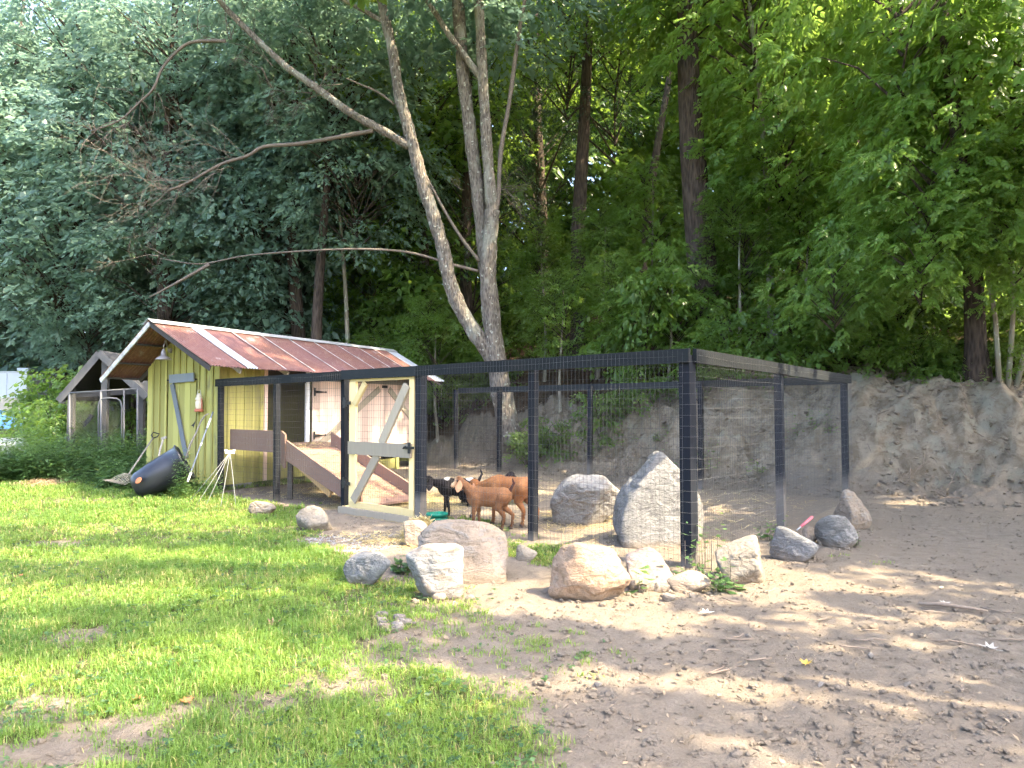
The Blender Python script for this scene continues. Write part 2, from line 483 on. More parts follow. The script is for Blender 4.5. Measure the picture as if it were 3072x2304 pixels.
furmat('fur_orange', (0.32, 0.13, 0.05), (0.54, 0.26, 0.115))
furmat('fur_pied', (0.015, 0.013, 0.014), (0.03, 0.026, 0.026), spots=(0.55, 0.53, 0.50))
furmat('fur_black', (0.014, 0.013, 0.016), (0.03, 0.028, 0.034))
plain('fur_dark_tail', (0.06, 0.02, 0.015), 0.8)
plain('fur_ear', (0.50, 0.26, 0.14), 0.8)

# ------------------------------------------------------------------ layout of the pen
U = Vector((-0.757, 0.654, 0)).normalized()
Vd = Vector((0.62, 0.785, 0)).normalized()
E = -U
NC = Vector((1.735, 6.84, 0))
FLC = NC + U * 9.56
RFC = NC + Vd * 6.45
Dr = Vector((0.47, 0.883, 0)).normalized()      # along the shed ridge
Wl = Vector((-Dr.y, Dr.x, 0))                   # across the shed, away from the pen
S0 = Vector((-5.6, 13.2, 0))

def in_pen(X, Y):
    a = (X - NC.x) * U.x + (Y - NC.y) * U.y
    b = (X - NC.x) * Vd.x + (Y - NC.y) * Vd.y
    return a, b

GYs = [0, 2.96, 3.65, 4.0, 4.15, 4.6, 5.17, 5.6, 6.0, 6.43, 7.3, 8.2, 9.2, 10.5, 40]
GXs = [0.1, -0.02, 0.0, -0.30, -0.72, -0.85, -0.52, -0.36, -0.5, -0.9, -1.75, -2.3, -2.7, -3.0, -4.6]

def grass_cover(X, Y):
    X = np.asarray(X, float); Y = np.asarray(Y, float)
    d = np.interp(Y, GYs, GXs) - X
    n = fbm(X * 1.7, Y * 1.7, seed=21, oct=3)
    g = sstep(-0.22, 0.35, d + 0.28 * n)
    g = g * (0.62 + 0.38 * sstep(-0.5, 0.25, fbm(X * 1.1, Y * 1.1, seed=31, oct=3)))
    for (px, py, rx, ry, s) in ((110, 745, 0.30, 0.20, 0.8), (30, 765, 0.30, 0.18, 0.75), (150, 720, 0.18, 0.15, 0.55), (235, 706, 0.28, 0.18, 0.6), (85, 636, 0.26, 0.22, 0.75),
                                (370, 690, 0.40, 0.20, 0.45), (160, 655, 0.5, 0.18, 0.3), (20, 715, 0.3, 0.2, 0.6), (50, 545, 0.35, 0.3, 0.6), (140, 480, 0.5, 0.5, 0.7)):
        c = G(px, py)
        q = ((X - c.x) / rx) ** 2 + ((Y - c.y) / ry) ** 2 + 0.9 * n + 0.4 * vnoise(X * 9, Y * 9, seed=23)
        g = g * (1 - s * sstep(1.4, 0.4, q))
    # tufts along the outside of the pen
    for (px, py, r, s) in ((545, 556, 0.45, 0.8), (580, 545, 0.25, 0.5), (500, 545, 0.3, 0.5), (770, 522, 0.3, 0.5), (760, 512, 0.5, 0.5), (480, 640, 0.5, 0.16), (540, 660, 0.6, 0.10), (455, 615, 0.35, 0.35), (860, 560, 0.4, 0.12)):
        c = G(px, py)
        q = ((X - c.x) ** 2 + (Y - c.y) ** 2) / r ** 2 + 0.6 * n
        g = np.maximum(g, s * sstep(1.2, 0.3, q))
    a, b = in_pen(X, Y)
    inside = (a > 0.1) & (b > 0.1) & (a < 9.6) & (b < 6.6)
    g = np.where(inside, g * 0.0 + 0.5 * sstep(0.35, 0.7, fbm(X * 0.9, Y * 0.9, seed=77, oct=2)) * (b < 3.5), g)
    s = Y - np.interp(X, FX, FY)
    return g * sstep(0.2, -0.8, s)

# ------------------------------------------------------------------ ground sheet
def lines(segs):
    out = [segs[0][0]]
    for a, b, st in segs:
        n = max(1, int(round((b - a) / st))); out += list(a + (b - a) * (np.arange(n) + 1) / n)
    return np.array(out)
gx = lines([(-250, -60, 19), (-60, -14, 2.0), (-14, -6, 0.25), (-6, -3, 0.09), (-3, 5, 0.042), (5, 9, 0.075), (9, 14, 0.3), (14, 40, 1.5), (40, 250, 21)])
gy = lines([(-60, -8, 4), (-8, 2.4, 0.6), (2.4, 6.5, 0.036), (6.5, 11, 0.07), (11, 18, 0.09), (18, 30, 0.3), (30, 70, 1.5), (70, 320, 25)])
GX, GY = np.meshgrid(gx, gy)
X, Y = GX.ravel(), GY.ravel()
Z = terr(X, Y)
gc = grass_cover(X, Y)
slope_s = (Y - np.interp(X, FX, FY)) * 0.76
near = sstep(14, 6, Y)
Z = Z + (0.008 * fbm(X * 2.2, Y * 2.2, seed=41) + 0.012 * fbm(X * 15, Y * 15, seed=43, oct=2)) * (0.35 + 0.65 * near)
bankm = sstep(-0.5, 0.6, slope_s) * sstep(6, 3.0, slope_s)
Z = Z + bankm * (0.16 * fbm(X * 1.6, Y * 1.6, seed=51) + 0.12 * (0.5 - np.abs(fbm(X * 3.1, Y * 4.2, seed=55, oct=3))) + 0.09 * fbm(X * 7, Y * 7, seed=53, oct=3))
# clods in raked dirt
Z = Z + 0.018 * np.clip(fbm(X * 11, Y * 11, seed=61, oct=2) * sstep(-0.4, 0.5, fbm(X * 0.9, Y * 0.9, seed=63, oct=2)), 0, 1) * (1 - gc) * near
n_x, n_y = len(gx), len(gy)
ii = np.arange(n_x * n_y).reshape(n_y, n_x)
quads = np.stack([ii[:-1, :-1].ravel(), ii[:-1, 1:].ravel(), ii[1:, 1:].ravel(), ii[1:, :-1].ravel()], 1)
a_, b_ = in_pen(X, Y)
fl = sstep(2.0, 2.9, slope_s + 0.5 * vnoise(X, Y, seed=71))
fl = np.maximum(fl, sstep(-6.5, -9, X) * sstep(18, 22, Y) * 0.6)
clay_a = sstep(-0.3, 0.5, slope_s) * (1 - fl) * sstep(-1.5, 3, X)
hay_a = np.where((a_ > 0) & (b_ > 0) & (a_ < 9.6) & (b_ < 6.4), 0.10 + 0.6 * sstep(0.0, 0.6, fbm(X * 0.8, Y * 0.8, seed=81)) * sstep(5.5, 2, b_) * sstep(1.0, 3.0, a_), 0)
for (px, py, rx, ry) in ((405, 540, 0.8, 0.22), (440, 545, 0.5, 0.3), (100, 485, 0.0, 0.0)):
    if rx:
        c = G(px, py); hay_a = np.maximum(hay_a, 0.85 * sstep(1.3, 0.3, ((X - c.x) / rx) ** 2 + ((Y - c.y) / ry) ** 2))
grav_a = np.zeros_like(X)
c = G(352, 541)
grav_a = 0.9 * sstep(1.3, 0.4, ((X - c.x) / 0.75) ** 2 + ((Y - c.y) / 0.6) ** 2)
gm = np_mesh('ground', np.stack([X, Y, Z], 1), [quads], {'g': gc, 'h': hay_a, 'f': fl, 'c': clay_a, 'v': grav_a}, True)
tag(link('ground', gm, 'ground_soil'), kind='structure')

# ------------------------------------------------------------------ leaf geometry
def leaf_arrays(pos, ax, nrm, L, Wd, lv, six=False, curl=0.18):
    """rhombic folded leaves; pos at the leaf base"""
    n = len(pos)
    ax = ax / np.linalg.norm(ax, axis=1, keepdims=True)
    sd_ = np.cross(nrm, ax); sd_ /= np.linalg.norm(sd_, axis=1, keepdims=True) + 1e-9
    up = np.cross(ax, sd_)
    L = L[:, None]; Wd = Wd[:, None]
    tip = pos + ax * L - up * L * curl
    if six:
        l1 = pos + ax * L * 0.28 + sd_ * Wd * 0.46 - up * Wd * 0.16; l2 = pos + ax * L * 0.66 + sd_ * Wd * 0.40 - up * (Wd * 0.16 + L * curl * 0.4)
        r1 = pos + ax * L * 0.28 - sd_ * Wd * 0.46 - up * Wd * 0.16; r2 = pos + ax * L * 0.66 - sd_ * Wd * 0.40 - up * (Wd * 0.16 + L * curl * 0.4)
        V = np.stack([pos, l1, l2, tip, r2, r1], 1).reshape(-1, 3)
        b = np.arange(n)[:, None] * 6
        f = np.concatenate([b + np.array([[0, 3, 2, 1]]), b + np.array([[0, 5, 4, 3]])])
        return V, f, np.repeat(lv, 6)
    l = pos + ax * L * 0.48 + sd_ * Wd * 0.5 - up * Wd * 0.2
    r = pos + ax * L * 0.48 - sd_ * Wd * 0.5 - up * Wd * 0.2
    V = np.stack([pos, l, tip, r], 1).reshape(-1, 3)
    b = np.arange(n)[:, None] * 4
    f = np.concatenate([b + np.array([[0, 2, 1]]), b + np.array([[0, 3, 2]])])
    return V, f, np.repeat(lv, 4)

def unit(a): return a / (np.linalg.norm(a, axis=-1, keepdims=True) + 1e-9)

def sprays(rng, C, D, length, nleaf, leaf_len, aspect=0.62, droop=0.3, flat=0.35, pinnate=False):
    """C (m,3) spray origins, D (m,3) outward directions -> leaf arrays"""
    m = len(C)
    D = unit(D); upv = np.tile(np.array([0, 0, 1.0]), (m, 1))
    side = unit(np.cross(D, upv) + 1e-6); up = np.cross(side, D)
    roll = rng.normal(0, 0.35, (m, 1)); side, up = side * np.cos(roll) + up * np.sin(roll), up * np.cos(roll) - side * np.sin(roll)
    Ls = length * rng.uniform(0.7, 1.3, (m, 1))
    if pinnate:
        nl, nf = nleaf          # compound leaves per spray, leaflets per leaf (odd)
        sh = (m, nl, nf)
        t = rng.uniform(0.25, 1.0, (m, nl)); sg = np.where(np.arange(nl) % 2 == 0, 1, -1)[None] * np.ones((m, 1))
        ang = sg * rng.uniform(0.5, 1.25, (m, nl)) * (1.1 - 0.7 * t)
        base = C[:, None] + D[:, None] * (Ls * t)[:, :, None] - np.array([0, 0, 1.0]) * (droop * Ls * t ** 2)[:, :, None]
        rd = D[:, None] * np.cos(ang)[..., None] + side[:, None] * np.sin(ang)[..., None] - np.array([0, 0, 1.0]) * rng.uniform(0.1, 0.7, (m, nl))[..., None]
        rd = unit(rd); rn = unit(up[:, None] + rng.normal(0, 0.3, (m, nl, 3))); rs = unit(np.cross(rn, rd)); rn = np.cross(rd, rs)
        j = np.arange(nf); pair = (j + 1) // 2; lastj = (j == nf - 1) * 1.0
        tt = np.minimum(1.0, (pair) / ((nf + 1) / 2)) * 0.9 + 0.12
        rl = leaf_len * 2.9
        pos = base[:, :, None] + rd[:, :, None] * (rl * tt)[None, None, :, None] - np.array([0, 0, 1.0]) * (0.22 * rl * tt ** 2)[None, None, :, None]
        sgn = np.where(j % 2 == 0, 1, -1)[None, None, :, None]
        ax = rd[:, :, None] * 0.75 + rs[:, :, None] * sgn * (0.75 * (1 - lastj))[None, None, :, None] - np.array([0, 0, 1.0]) * rng.uniform(0.05, 0.5, sh)[..., None]
        nr = rn[:, :, None] + rng.normal(0, 0.22, sh + (3,))
        lv = (rng.uniform(0, 1, (m, 1, 1)) * 0.35 + rng.uniform(0, 1, (m, nl, 1)) * 0.3 + rng.uniform(0, 1, sh) * 0.35)
        sz = leaf_len * rng.uniform(0.75, 1.2, sh)
    else:
        sh = (m, nleaf)
        t = rng.uniform(0.0, 1.0, sh) ** 0.8
        lat = rng.uniform(-1, 1, sh) * (0.55 - 0.3 * t)
        pos = C[:, None] + D[:, None] * (Ls * t)[..., None] + side[:, None] * (Ls * lat)[..., None] + up[:, None] * (rng.normal(0, 0.05, sh) * Ls)[..., None]
        pos = pos - np.array([0, 0, 1.0]) * (droop * Ls * (t ** 2 + 0.5 * lat ** 2))[..., None]
        ax = D[:, None] * 0.7 + side[:, None] * (np.sign(lat) * rng.uniform(0.2, 1.2, sh))[..., None] - np.array([0, 0, 1.0]) * rng.uniform(0.0, 0.7, sh)[..., None] + rng.normal(0, 0.2, sh + (3,))
        nr = up[:, None] + rng.normal(0, flat, sh + (3,))
        lv = rng.uniform(0, 1, (m, 1)) * 0.5 + rng.uniform(0, 1, sh) * 0.5
        sz = leaf_len * np.clip(np.exp(rng.normal(-0.08, 0.32, sh)), 0.4, 1.7) * rng.uniform(0.8, 1.2, (m, 1))
    pos, ax, nr = pos.reshape(-1, 3), unit(ax.reshape(-1, 3)), unit(nr.reshape(-1, 3))
    sz = sz.ravel(); lv = lv.ravel()
    return leaf_arrays(pos, ax, nr, sz, sz * aspect, lv, six=pinnate)

def crown_mesh(name, seed, shape, nclump, per, length, nleaf, leaf_len, mat, pinnate=False, droop=0.3, aspect=0.62, flat=0.35, inner=0.35):
    """shape: function(rng,n) -> clump centres (n,3) and clump radii; returns leaf mesh and branch mesh"""
    rng = np.random.default_rng(seed)
    CC, CR = shape(rng, nclump)
    n = len(CC)
    off = rng.normal(0, 1, (n, per, 3)); off = unit(off) * rng.uniform(inner, 1, (n, per, 1)) ** 0.6
    off[..., 2] *= 0.45
    C = CC[:, None] + off * CR[:, None, None]
    D = off + rng.normal(0, 0.25, off.shape); D[..., 2] = D[..., 2] * 0.5 - 0.05
    radial = CC.copy(); radial[:, 2] = 0
    D = D + 0.5 * unit(radial)[:, None]
    V, f, lv = sprays(rng, C.reshape(-1, 3), D.reshape(-1, 3), length, nleaf, leaf_len, aspect, droop, flat, pinnate)
    me = np_mesh(name, V, [f], {'lv': lv}); me.materials.append(M[mat])
    mb = MB()
    for qi, (c, r) in enumerate(zip(CC, CR)):
        if qi % 2: continue
        z0 = c[2] - 0.55 * math.hypot(c[0], c[1]) - 0.3
        p0 = Vector((0, 0, z0)); p1 = Vector(c); mid = p0.lerp(p1, 0.55) + Vector((0, 0, 0.12 * (p1 - p0).length))
        L = (p1 - p0).length
        mb.tube([p0, p0.lerp(mid, 0.5), mid, mid.lerp(p1, 0.5), p1], [0.012 + 0.011 * L, 0.010 + 0.008 * L, 0.008 + 0.006 * L, 0.007 + 0.003 * L, 0.006], 4, False)
    bm = bpy.data.meshes.new(name + '_branches'); bm.from_pydata(mb.v, [], mb.f)
    bm.polygons.foreach_set('use_smooth', [True] * len(bm.polygons))
    bm.materials.append(M['dark_bark'])
    return me, bm

def ellipsoid(rx, rz, cr, low=-1.0):
    def f(rng, n):
        d = unit(rng.normal(0, 1, (n * 3, 3))); d = d[d[:, 2] > low][:n]
        r = rng.uniform(0.35, 1, (len(d), 1)) ** 0.55
        c = d * r * np.array([rx, rx, rz]); return c, cr * rng.uniform(0.7, 1.3, len(d))
    return f
def layered(rx, h, layers, cr):
    def f(rng, n):
        z = (rng.integers(0, layers, n) + rng.uniform(-0.2, 0.2, n)) / layers * h
        rr = rx * (1 - 0.55 * z / h) * rng.uniform(0.15, 1, n) ** 0.6
        a = rng.uniform(0, 2 * math.pi, n)
        return np.stack([rr * np.cos(a), rr * np.sin(a), z], 1), cr * rng.uniform(0.7, 1.3, n)
    return f

CR = {}
for i in range(3):
    CR['maple%d' % i] = crown_mesh('maple_leaves', 100 + i, ellipsoid(3.0, 3.4, 0.7), 70, 8, 0.75, 20, 0.155, 'leaf_maple')
for i in range(3):
    CR['oak%d' % i] = crown_mesh('oak_leaves', 120 + i, ellipsoid(3.0, 3.2, 0.8), 80, 7, 0.75, 20, 0.175, 'leaf_oak_hazed', aspect=0.55, droop=0.5)
for i in range(2):
    CR['hickory%d' % i] = crown_mesh('hickory_leaves', 140 + i, ellipsoid(2.1, 2.2, 0.6), 44, 6, 0.55, (5, 7), 0.140, 'leaf_hickory', pinnate=True, aspect=0.48, droop=0.5)
for i in range(2):
    CR['hemlock%d' % i] = crown_mesh('hemlock_leaves', 160 + i, layered(2.8, 9.0, 14, 0.8), 90, 7, 0.8, 22, 0.11, 'leaf_hemlock', aspect=0.35, droop=0.55)
for i in range(3):
    CR['bush%d' % i] = crown_mesh('bush_leaves', 180 + i, layered(1.25, 1.9, 6, 0.42), 34, 6, 0.5, 18, 0.12, 'leaf_bush')
def shade_bough_line(rng, n):  # leaf clumps strung in a line, shaped to throw bands of shade on the yard
    return np.stack([rng.uniform(-3.2, 3.2, n), rng.normal(0, 0.13, n), rng.normal(0, 0.12, n)], 1), 0.22 * rng.uniform(0.6, 1.5, n)
for i in range(2):
    CR['bough%d' % i] = crown_mesh('bough_leaves', 240 + i, shade_bough_line, 15, 10, 0.30, 22, 0.16, 'leaf_maple', inner=0.0)
# thinner canopies that shade the yard from the right
for i in range(2):
    CR['shade%d' % i] = crown_mesh('shade_leaves', 200 + i, ellipsoid(3.9, 1.8, 1.15), 12, 40, 0.6, 30, 0.24, 'leaf_maple', inner=0.0)

for i in range(3):
    CR['far%d' % i] = crown_mesh('far_leaves', 220 + i, ellipsoid(3.6, 9.0, 1.2), 120, 6, 1.1, 16, 0.32, 'leaf_maple')
    CR['faroak%d' % i] = crown_mesh('far_oak_leaves', 230 + i, ellipsoid(3.6, 9.0, 1.2), 120, 6, 1.1, 16, 0.32, 'leaf_oak_hazed', aspect=0.55, droop=0.5)

def tree(name, x, y, r0, H, crowns, label, barkm='dark_bark', lean=(0, 0), group=None, cat='tree', sub=1.2):
    """crowns: list of (key, height, dx, dy, scale)"""
    z0 = tz(x, y) - 0.15
    t = thing(name, (x, y, z0), label, cat, group)
    h = random.Random(int(x * 100) + int(y * 1000))
    pts, rad = [], []
    n = 12
    ph = h.uniform(0, 6)
    for i in range(n + 1):
        q = i / n
        pts.append(Vector((x + lean[0] * q + 0.10 * math.sin(q * 5 + ph) * min(1, q * 4) * (H / 10), y + lean[1] * q + 0.1 * math.cos(q * 4 + ph) * min(1, q * 4), z0 + H * q)))
        rad.append(r0 * (1 - 0.72 * q) * (1 + 0.55 * math.exp(-q * H / 0.35)))
    mb = MB().tube(pts, rad, 12)
    mb.build('trunk', barkm, t, True)
    for key, hz, dx, dy, s in crowns:
        q = min(1, hz / H); bx = x + lean[0] * q; by = y + lean[1] * q
        me, bm = CR[key]
        rz = h.uniform(0, 6.28) if not key.startswith('bough') else h.uniform(-0.14, 0.14)
        o = link('crown', me, None, t); o.location = (bx + dx - x, by + dy - y, hz); o.scale = (s, s, s * h.uniform(0.85, 1.15)); o.rotation_euler = (0, 0, rz)
        o2 = link('branches', bm, None, t); o2.location = o.location; o2.scale = o.scale; o2.rotation_euler = o.rotation_euler
    return t

def at_px(px, Y): return (px - 512) / F * Y

# ------------------------------------------------------------------ the pale many-stemmed tree behind the pen
def zt(pts, Y, ox=300.0):     # traced points -> world
    return [A(ox + 0.2009 * a, 0.2009 * b, Y + (c[0] if c else 0)) for a, b, *c in pts]
mt_base = A(505, 432, 18.6)
main = thing('forked_tree', (mt_base.x, mt_base.y, tz(mt_base.x, mt_base.y) - 0.1), 'tall pale grey forked tree with bare limbs rising behind the pen', 'tree')
def stem(name, pts, w0, w1, Y=18.6, ox=300.0, n=10, m='grey_bark', wob=0.0):
    P_ = zt(pts, Y, ox)
    # resample smoothly
    out, rad = [], []
    tot = len(P_) - 1
    for i in range(tot):
        for s_ in range(4):
            t = s_ / 4
            p0, p1, p2, p3 = P_[max(i - 1, 0)], P_[i], P_[i + 1], P_[min(i + 2, tot)]
            q = 0.5 * ((2 * p1) + (p2 - p0) * t + (2 * p0 - 5 * p1 + 4 * p2 - p3) * t * t + (3 * p1 - p0 - 3 * p2 + p3) * t ** 3)
            out.append(q)
    out.append(P_[-1])
    for i, p in enumerate(out):
        q = i / (len(out) - 1); rad.append((w0 + (w1 - w0) * q) * (1 + 0.10 * math.sin(i * 1.7 + w0 * 50) * math.sin(i * 0.63)))
    return MB().tube(out, rad, n).build(name, m, main, True)
K = 18.6 / F
gz = tz(mt_base.x, mt_base.y)
stem('trunk', [(1045, 2215), (1030, 2090), (1005, 1960), (985, 1850), (965, 1700), (945, 1500), (935, 1350), (945, 1200), (958, 1050)], 0.33, 0.20)
stem('stem', [(990, 1870), (940, 1760), (860, 1640), (790, 1520), (745, 1400), (715, 1250), (680, 1130), (650, 1030), (615, 930), (590, 830), (560, 720), (530, 600), (500, 500), (480, 380), (460, 250), (430, 120), (405, 0), (380, -160)], 0.22, 0.13)
stem('stem', [(930, 1380, 0.3), (915, 1250, 0.3), (892, 1000, 0.3), (865, 800, 0.3), (840, 600, 0.3), (815, 400, 0.3), (800, 200, 0.3), (785, 0, 0.3), (775, -160, 0.3)], 0.20, 0.17)
stem('stem', [(955, 1080), (948, 950), (935, 800), (920, 560), (905, 300), (890, 0), (885, -150)], 0.17, 0.13)
stem('dead_stem', [(965, 1080), (985, 1000), (1000, 750), (1040, 520), (1070, 300), (1100, 100), (1118, 0), (1125, -80)], 0.07, 0.05, m='twig_bark', n=7)
stem('limb', [(550, 730), (430, 660), (300, 590), (220, 540), (100, 450), (0, 380), (-70, 330), (-210, 200), (-370, 40), (-440, -60)], 0.12, 0.07)
stem('limb', [(365, 650), (200, 680), (0, 715), (-180, 730), (-260, 775), (-400, 820), (-550, 905), (-660, 950)], 0.065, 0.03, n=7, m='twig_bark')
stem('limb', [(-370, 205), (-500, 205), (-580, 230), (-680, 330), (-730, 440), (-800, 510), (-900, 600), (-1040, 655)], 0.05, 0.018, n=6, m='twig_bark')
stem('limb', [(890, 1350), (770, 1320), (640, 1280), (500, 1250), (300, 1240), (100, 1245), (-250, 1270), (-460, 1310), (-560, 1310), (-700, 1285)], 0.045, 0.010, n=7, m='twig_bark')
stem('limb', [(-450, 1315), (-600, 1400), (-750, 1480)], 0.05, 0.02, n=6, m='twig_bark')
stem('dead_limb', [(892, 1300), (800, 1180), (720, 1050), (640, 900), (615, 850)], 0.05, 0.03, n=7, m='twig_bark')
stem('limb', [(900, 390), (800, 250), (740, 170), (690, 90), (630, 0), (580, -80)], 0.09, 0.06)
stem('limb', [(420, 110), (330, 60), (220, 0), (150, -50)], 0.07, 0.05, n=7)
stem('limb', [(470, 520), (390, 460), (300, 420), (230, 390)], 0.035, 0.02, n=6, m='twig_bark')
# dead twigs
rt = random.Random(5)
tw = MB()
def twig(p, d, L, r, depth):
    p = Vector(p); d = Vector(d).normalized(); pts = [p]
    for i in range(4):
        d = (d + Vector((rt.gauss(0, 0.22), rt.gauss(0, 0.22), rt.gauss(-0.02, 0.22)))).normalized(); pts.append(pts[-1] + d * L / 4)
    tw.tube(pts, [r * .62, r * 0.5, r * 0.4, r * 0.3, r * 0.18], 4, False)
    if depth > 0:
        for i in range(rt.randint(2, 4)):
            b = pts[rt.randint(1, 4)]; nd = (d + Vector((rt.gauss(0, 0.6), rt.gauss(0, 0.6), rt.gauss(-0.1, 0.6)))).normalized()
            twig(b, nd, L * rt.uniform(0.45, 0.75), r * 0.6, depth - 1)
for (zx, zy, dx, dz, L, n_) in ((-370, 200, -0.3, 0.6, 1.4, 4), (-500, 150, -0.5, 0.6, 1.2, 3), (-210, 330, 0.4, -0.3, 1.5, 4), (-150, 340, -0.9, 0.0, 1.6, 3), (-730, 440, -0.2, -0.9, 1.3, 3), (-800, 510, -0.2, -0.9, 1.6, 3),
                            (-900, 600, -0.7, -0.6, 1.3, 4), (-1000, 650, -0.8, -0.2, 0.9, 3), (-300, 780, -0.8, 0.25, 1.8, 4), (-400, 830, -0.8, -0.6, 1.8, 4), (-560, 905, -0.9, -0.1, 2.0, 5), (-620, 930, -0.8, -0.6, 1.8, 5), (-660, 950, -0.9, 0.1, 1.6, 4),
                            (-700, 1285, -0.9, 0.1, 1.2, 3), (1000, 950, 0.8, 0.3, 0.9, 4), (990, 930, 0.8, -0.2, 1.1, 3), (840, 960, -0.8, -0.1, 0.5, 1), (100, 450, -0.5, 0.5, 1.3, 3), (230, 400, -0.5, 0.2, 1.2, 2)):
    p = A(300 + 0.2009 * zx, 0.2009 * zy, 18.6)
    for q in range(n_):
        twig(p + Vector((rt.uniform(-0.25, 0.25), rt.uniform(-.2, .2), rt.uniform(-0.1, 0.1))), (dx + rt.gauss(0, 0.35), rt.gauss(0, 0.4), dz + rt.gauss(0, 0.35)), L * rt.uniform(0.7, 1.2), 0.018, 2)
tag(tw.build('dead_twigs', 'twig_bark', main, True), kind='stuff')
for x_, y_, z_, s in ((-2.5, 13.6, 12.8, 0.8),):
    me, bm = CR['shade0']; o = link('crown', me, None, main); o.location = Vector((x_, y_, z_)) - BASE[main]; o.scale = (s, s, s)  # unseen crown added above the view to shade the kennel and shed
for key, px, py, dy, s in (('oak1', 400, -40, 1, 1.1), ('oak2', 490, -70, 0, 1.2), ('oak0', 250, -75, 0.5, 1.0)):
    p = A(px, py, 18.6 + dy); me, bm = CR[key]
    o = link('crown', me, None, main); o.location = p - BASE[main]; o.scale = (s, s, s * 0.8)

# ------------------------------------------------------------------ the wood on the hillside
named = [
 # name, px, Y, r, H, bark, lean, crowns, label
 ('oak_tree', 706, 18.6, 0.44, 17, 'dark_bark', (-0.5, 0), [('maple0', 11.5, 0.3, 0.5, 1.0), ('maple1', 15, 0, 1, 1.1), ('hickory0', 5.2, 1.9, -1.0, 0.7)], 'thick straight dark trunk behind the right half of the pen'),
 ('oak_tree', 581, 23.0, 0.30, 18, 'dark_bark', (0.2, 0), [('hemlock0', 9.0, 1.2, 0.8, 1.0), ('maple2', 13, -0.5, 1, 1.0)], 'dark straight trunk on the slope, right of the pale forked tree'),
 ('leaning_tree', 640, 31.0, 0.24, 18, 'dark_bark', (2.6, 0), [('maple1', 15, 0.5, 1.5, 1.1)], 'slim dark trunk leaning right against bright sky far up the slope'),
 ('young_tree', 774, 18.0, 0.105, 12, 'light_bark', (-0.6, 0), [('hickory1', 5.6, 0.4, -0.4, 0.9), ('hickory0', 9.0, 0, 0, 1.2), ('maple2', 12, 0, 0, 0.8)], 'slender pale trunk standing in sunlight right of the thick dark trunk'),
 ('hickory_tree', 856, 22.5, 0.30, 17, 'dark_bark', (0.4, 0), [('maple0', 9.5, -0.8, -0.5, 0.9), ('hickory1', 6.0, 1.0, -1.0, 1.1), ('maple2', 13.5, 0, 0, 1.1)], 'dark trunk half hidden by leaves between the slender tree and the bank'),
 ('bank_tree', 978, 12.9, 0.19, 11, 'dark_bark', (-0.5, 0.2), [('hickory1', 2.7, -1.3, -0.7, 0.5), ('hickory0', 2.2, 0.9, -0.9, 0.42), ('hickory1', 2.3, -2.4, 0.3, 0.48), ('hickory0', 3.0, 0.2, -1.0, 0.5), ('hickory0', 4.0, -0.6, -0.3, 0.7), ('hickory1', 5.6, 0.6, 0.3, 0.9), ('hickory0', 8.3, -0.8, 0, 1.0)], 'rough trunk growing on the edge of the clay bank at right'),
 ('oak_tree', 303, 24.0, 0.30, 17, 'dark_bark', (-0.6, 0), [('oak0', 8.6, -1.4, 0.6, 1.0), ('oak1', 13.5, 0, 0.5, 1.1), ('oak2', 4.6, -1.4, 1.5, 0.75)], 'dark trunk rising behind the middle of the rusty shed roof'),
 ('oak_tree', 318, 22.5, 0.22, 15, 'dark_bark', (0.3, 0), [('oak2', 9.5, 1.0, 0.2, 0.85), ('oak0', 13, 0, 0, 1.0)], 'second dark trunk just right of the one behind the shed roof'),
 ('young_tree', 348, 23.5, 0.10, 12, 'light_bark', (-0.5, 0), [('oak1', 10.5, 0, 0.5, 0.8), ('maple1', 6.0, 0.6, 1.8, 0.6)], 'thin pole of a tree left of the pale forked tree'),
 ('oak_tree', 60, 27.0, 0.30, 18, 'dark_bark', (0.5, 0), [('oak0', 7.2, 0, -0.5, 1.15), ('oak1', 11.5, 0.5, 0, 1.25), ('oak2', 15, 0, 0, 1.1), ('oak1', 4.4, 1.6, -1, 0.7)], 'big oak with haze tinted blue green leaves above the chain link kennel'),
 ('oak_tree', -30, 33.0, 0.32, 20, 'dark_bark', (0.5, 0), [('oak1', 8, 0, 0, 1.25), ('oak2', 13.5, 0, 0, 1.4), ('oak0', 18, 0, 0, 1.2)], 'oak with haze tinted blue green leaves at the left edge of the picture'),
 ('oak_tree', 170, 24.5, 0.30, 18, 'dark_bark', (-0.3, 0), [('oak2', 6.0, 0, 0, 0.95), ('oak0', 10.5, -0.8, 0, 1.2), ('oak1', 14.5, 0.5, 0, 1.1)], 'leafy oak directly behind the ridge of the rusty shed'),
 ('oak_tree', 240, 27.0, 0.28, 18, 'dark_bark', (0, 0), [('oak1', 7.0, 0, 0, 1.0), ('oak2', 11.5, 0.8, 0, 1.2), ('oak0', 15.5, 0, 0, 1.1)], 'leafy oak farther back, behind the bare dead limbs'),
 ('hemlock_tree', 470, 26.0, 0.26, 18, 'dark_bark', (0, 0), [('hemlock1', 4.0, 0, 0, 1.15), ('hemlock0', 11, 0, 0, 1.0)], 'dark hemlock seen between the stems of the pale forked tree'),
 ('hemlock_tree', 540, 29.0, 0.28, 20, 'dark_bark', (0, 0), [('hemlock0', 6.0, 0, 0, 1.3), ('hemlock1', 13, 0, 0, 1.1)], 'dark hemlock directly right of the pale forked tree, far up'),
 ('maple_tree', 410, 27.0, 0.2, 15, 'dark_bark', (0, 0), [('maple2', 6.2, 0, 0, 0.85), ('maple0', 12.5, 0, 0, 1.2), ('oak1', 9.2, -0.8, -1.0, 0.7)], 'sunlit maple left of the pale forked tree'),
]
for (nm, px, Y, r0, H, bk, ln, crs, lab) in named:
    tree(nm, at_px(px, Y), Y, r0, H, crs, lab, bk, ln)
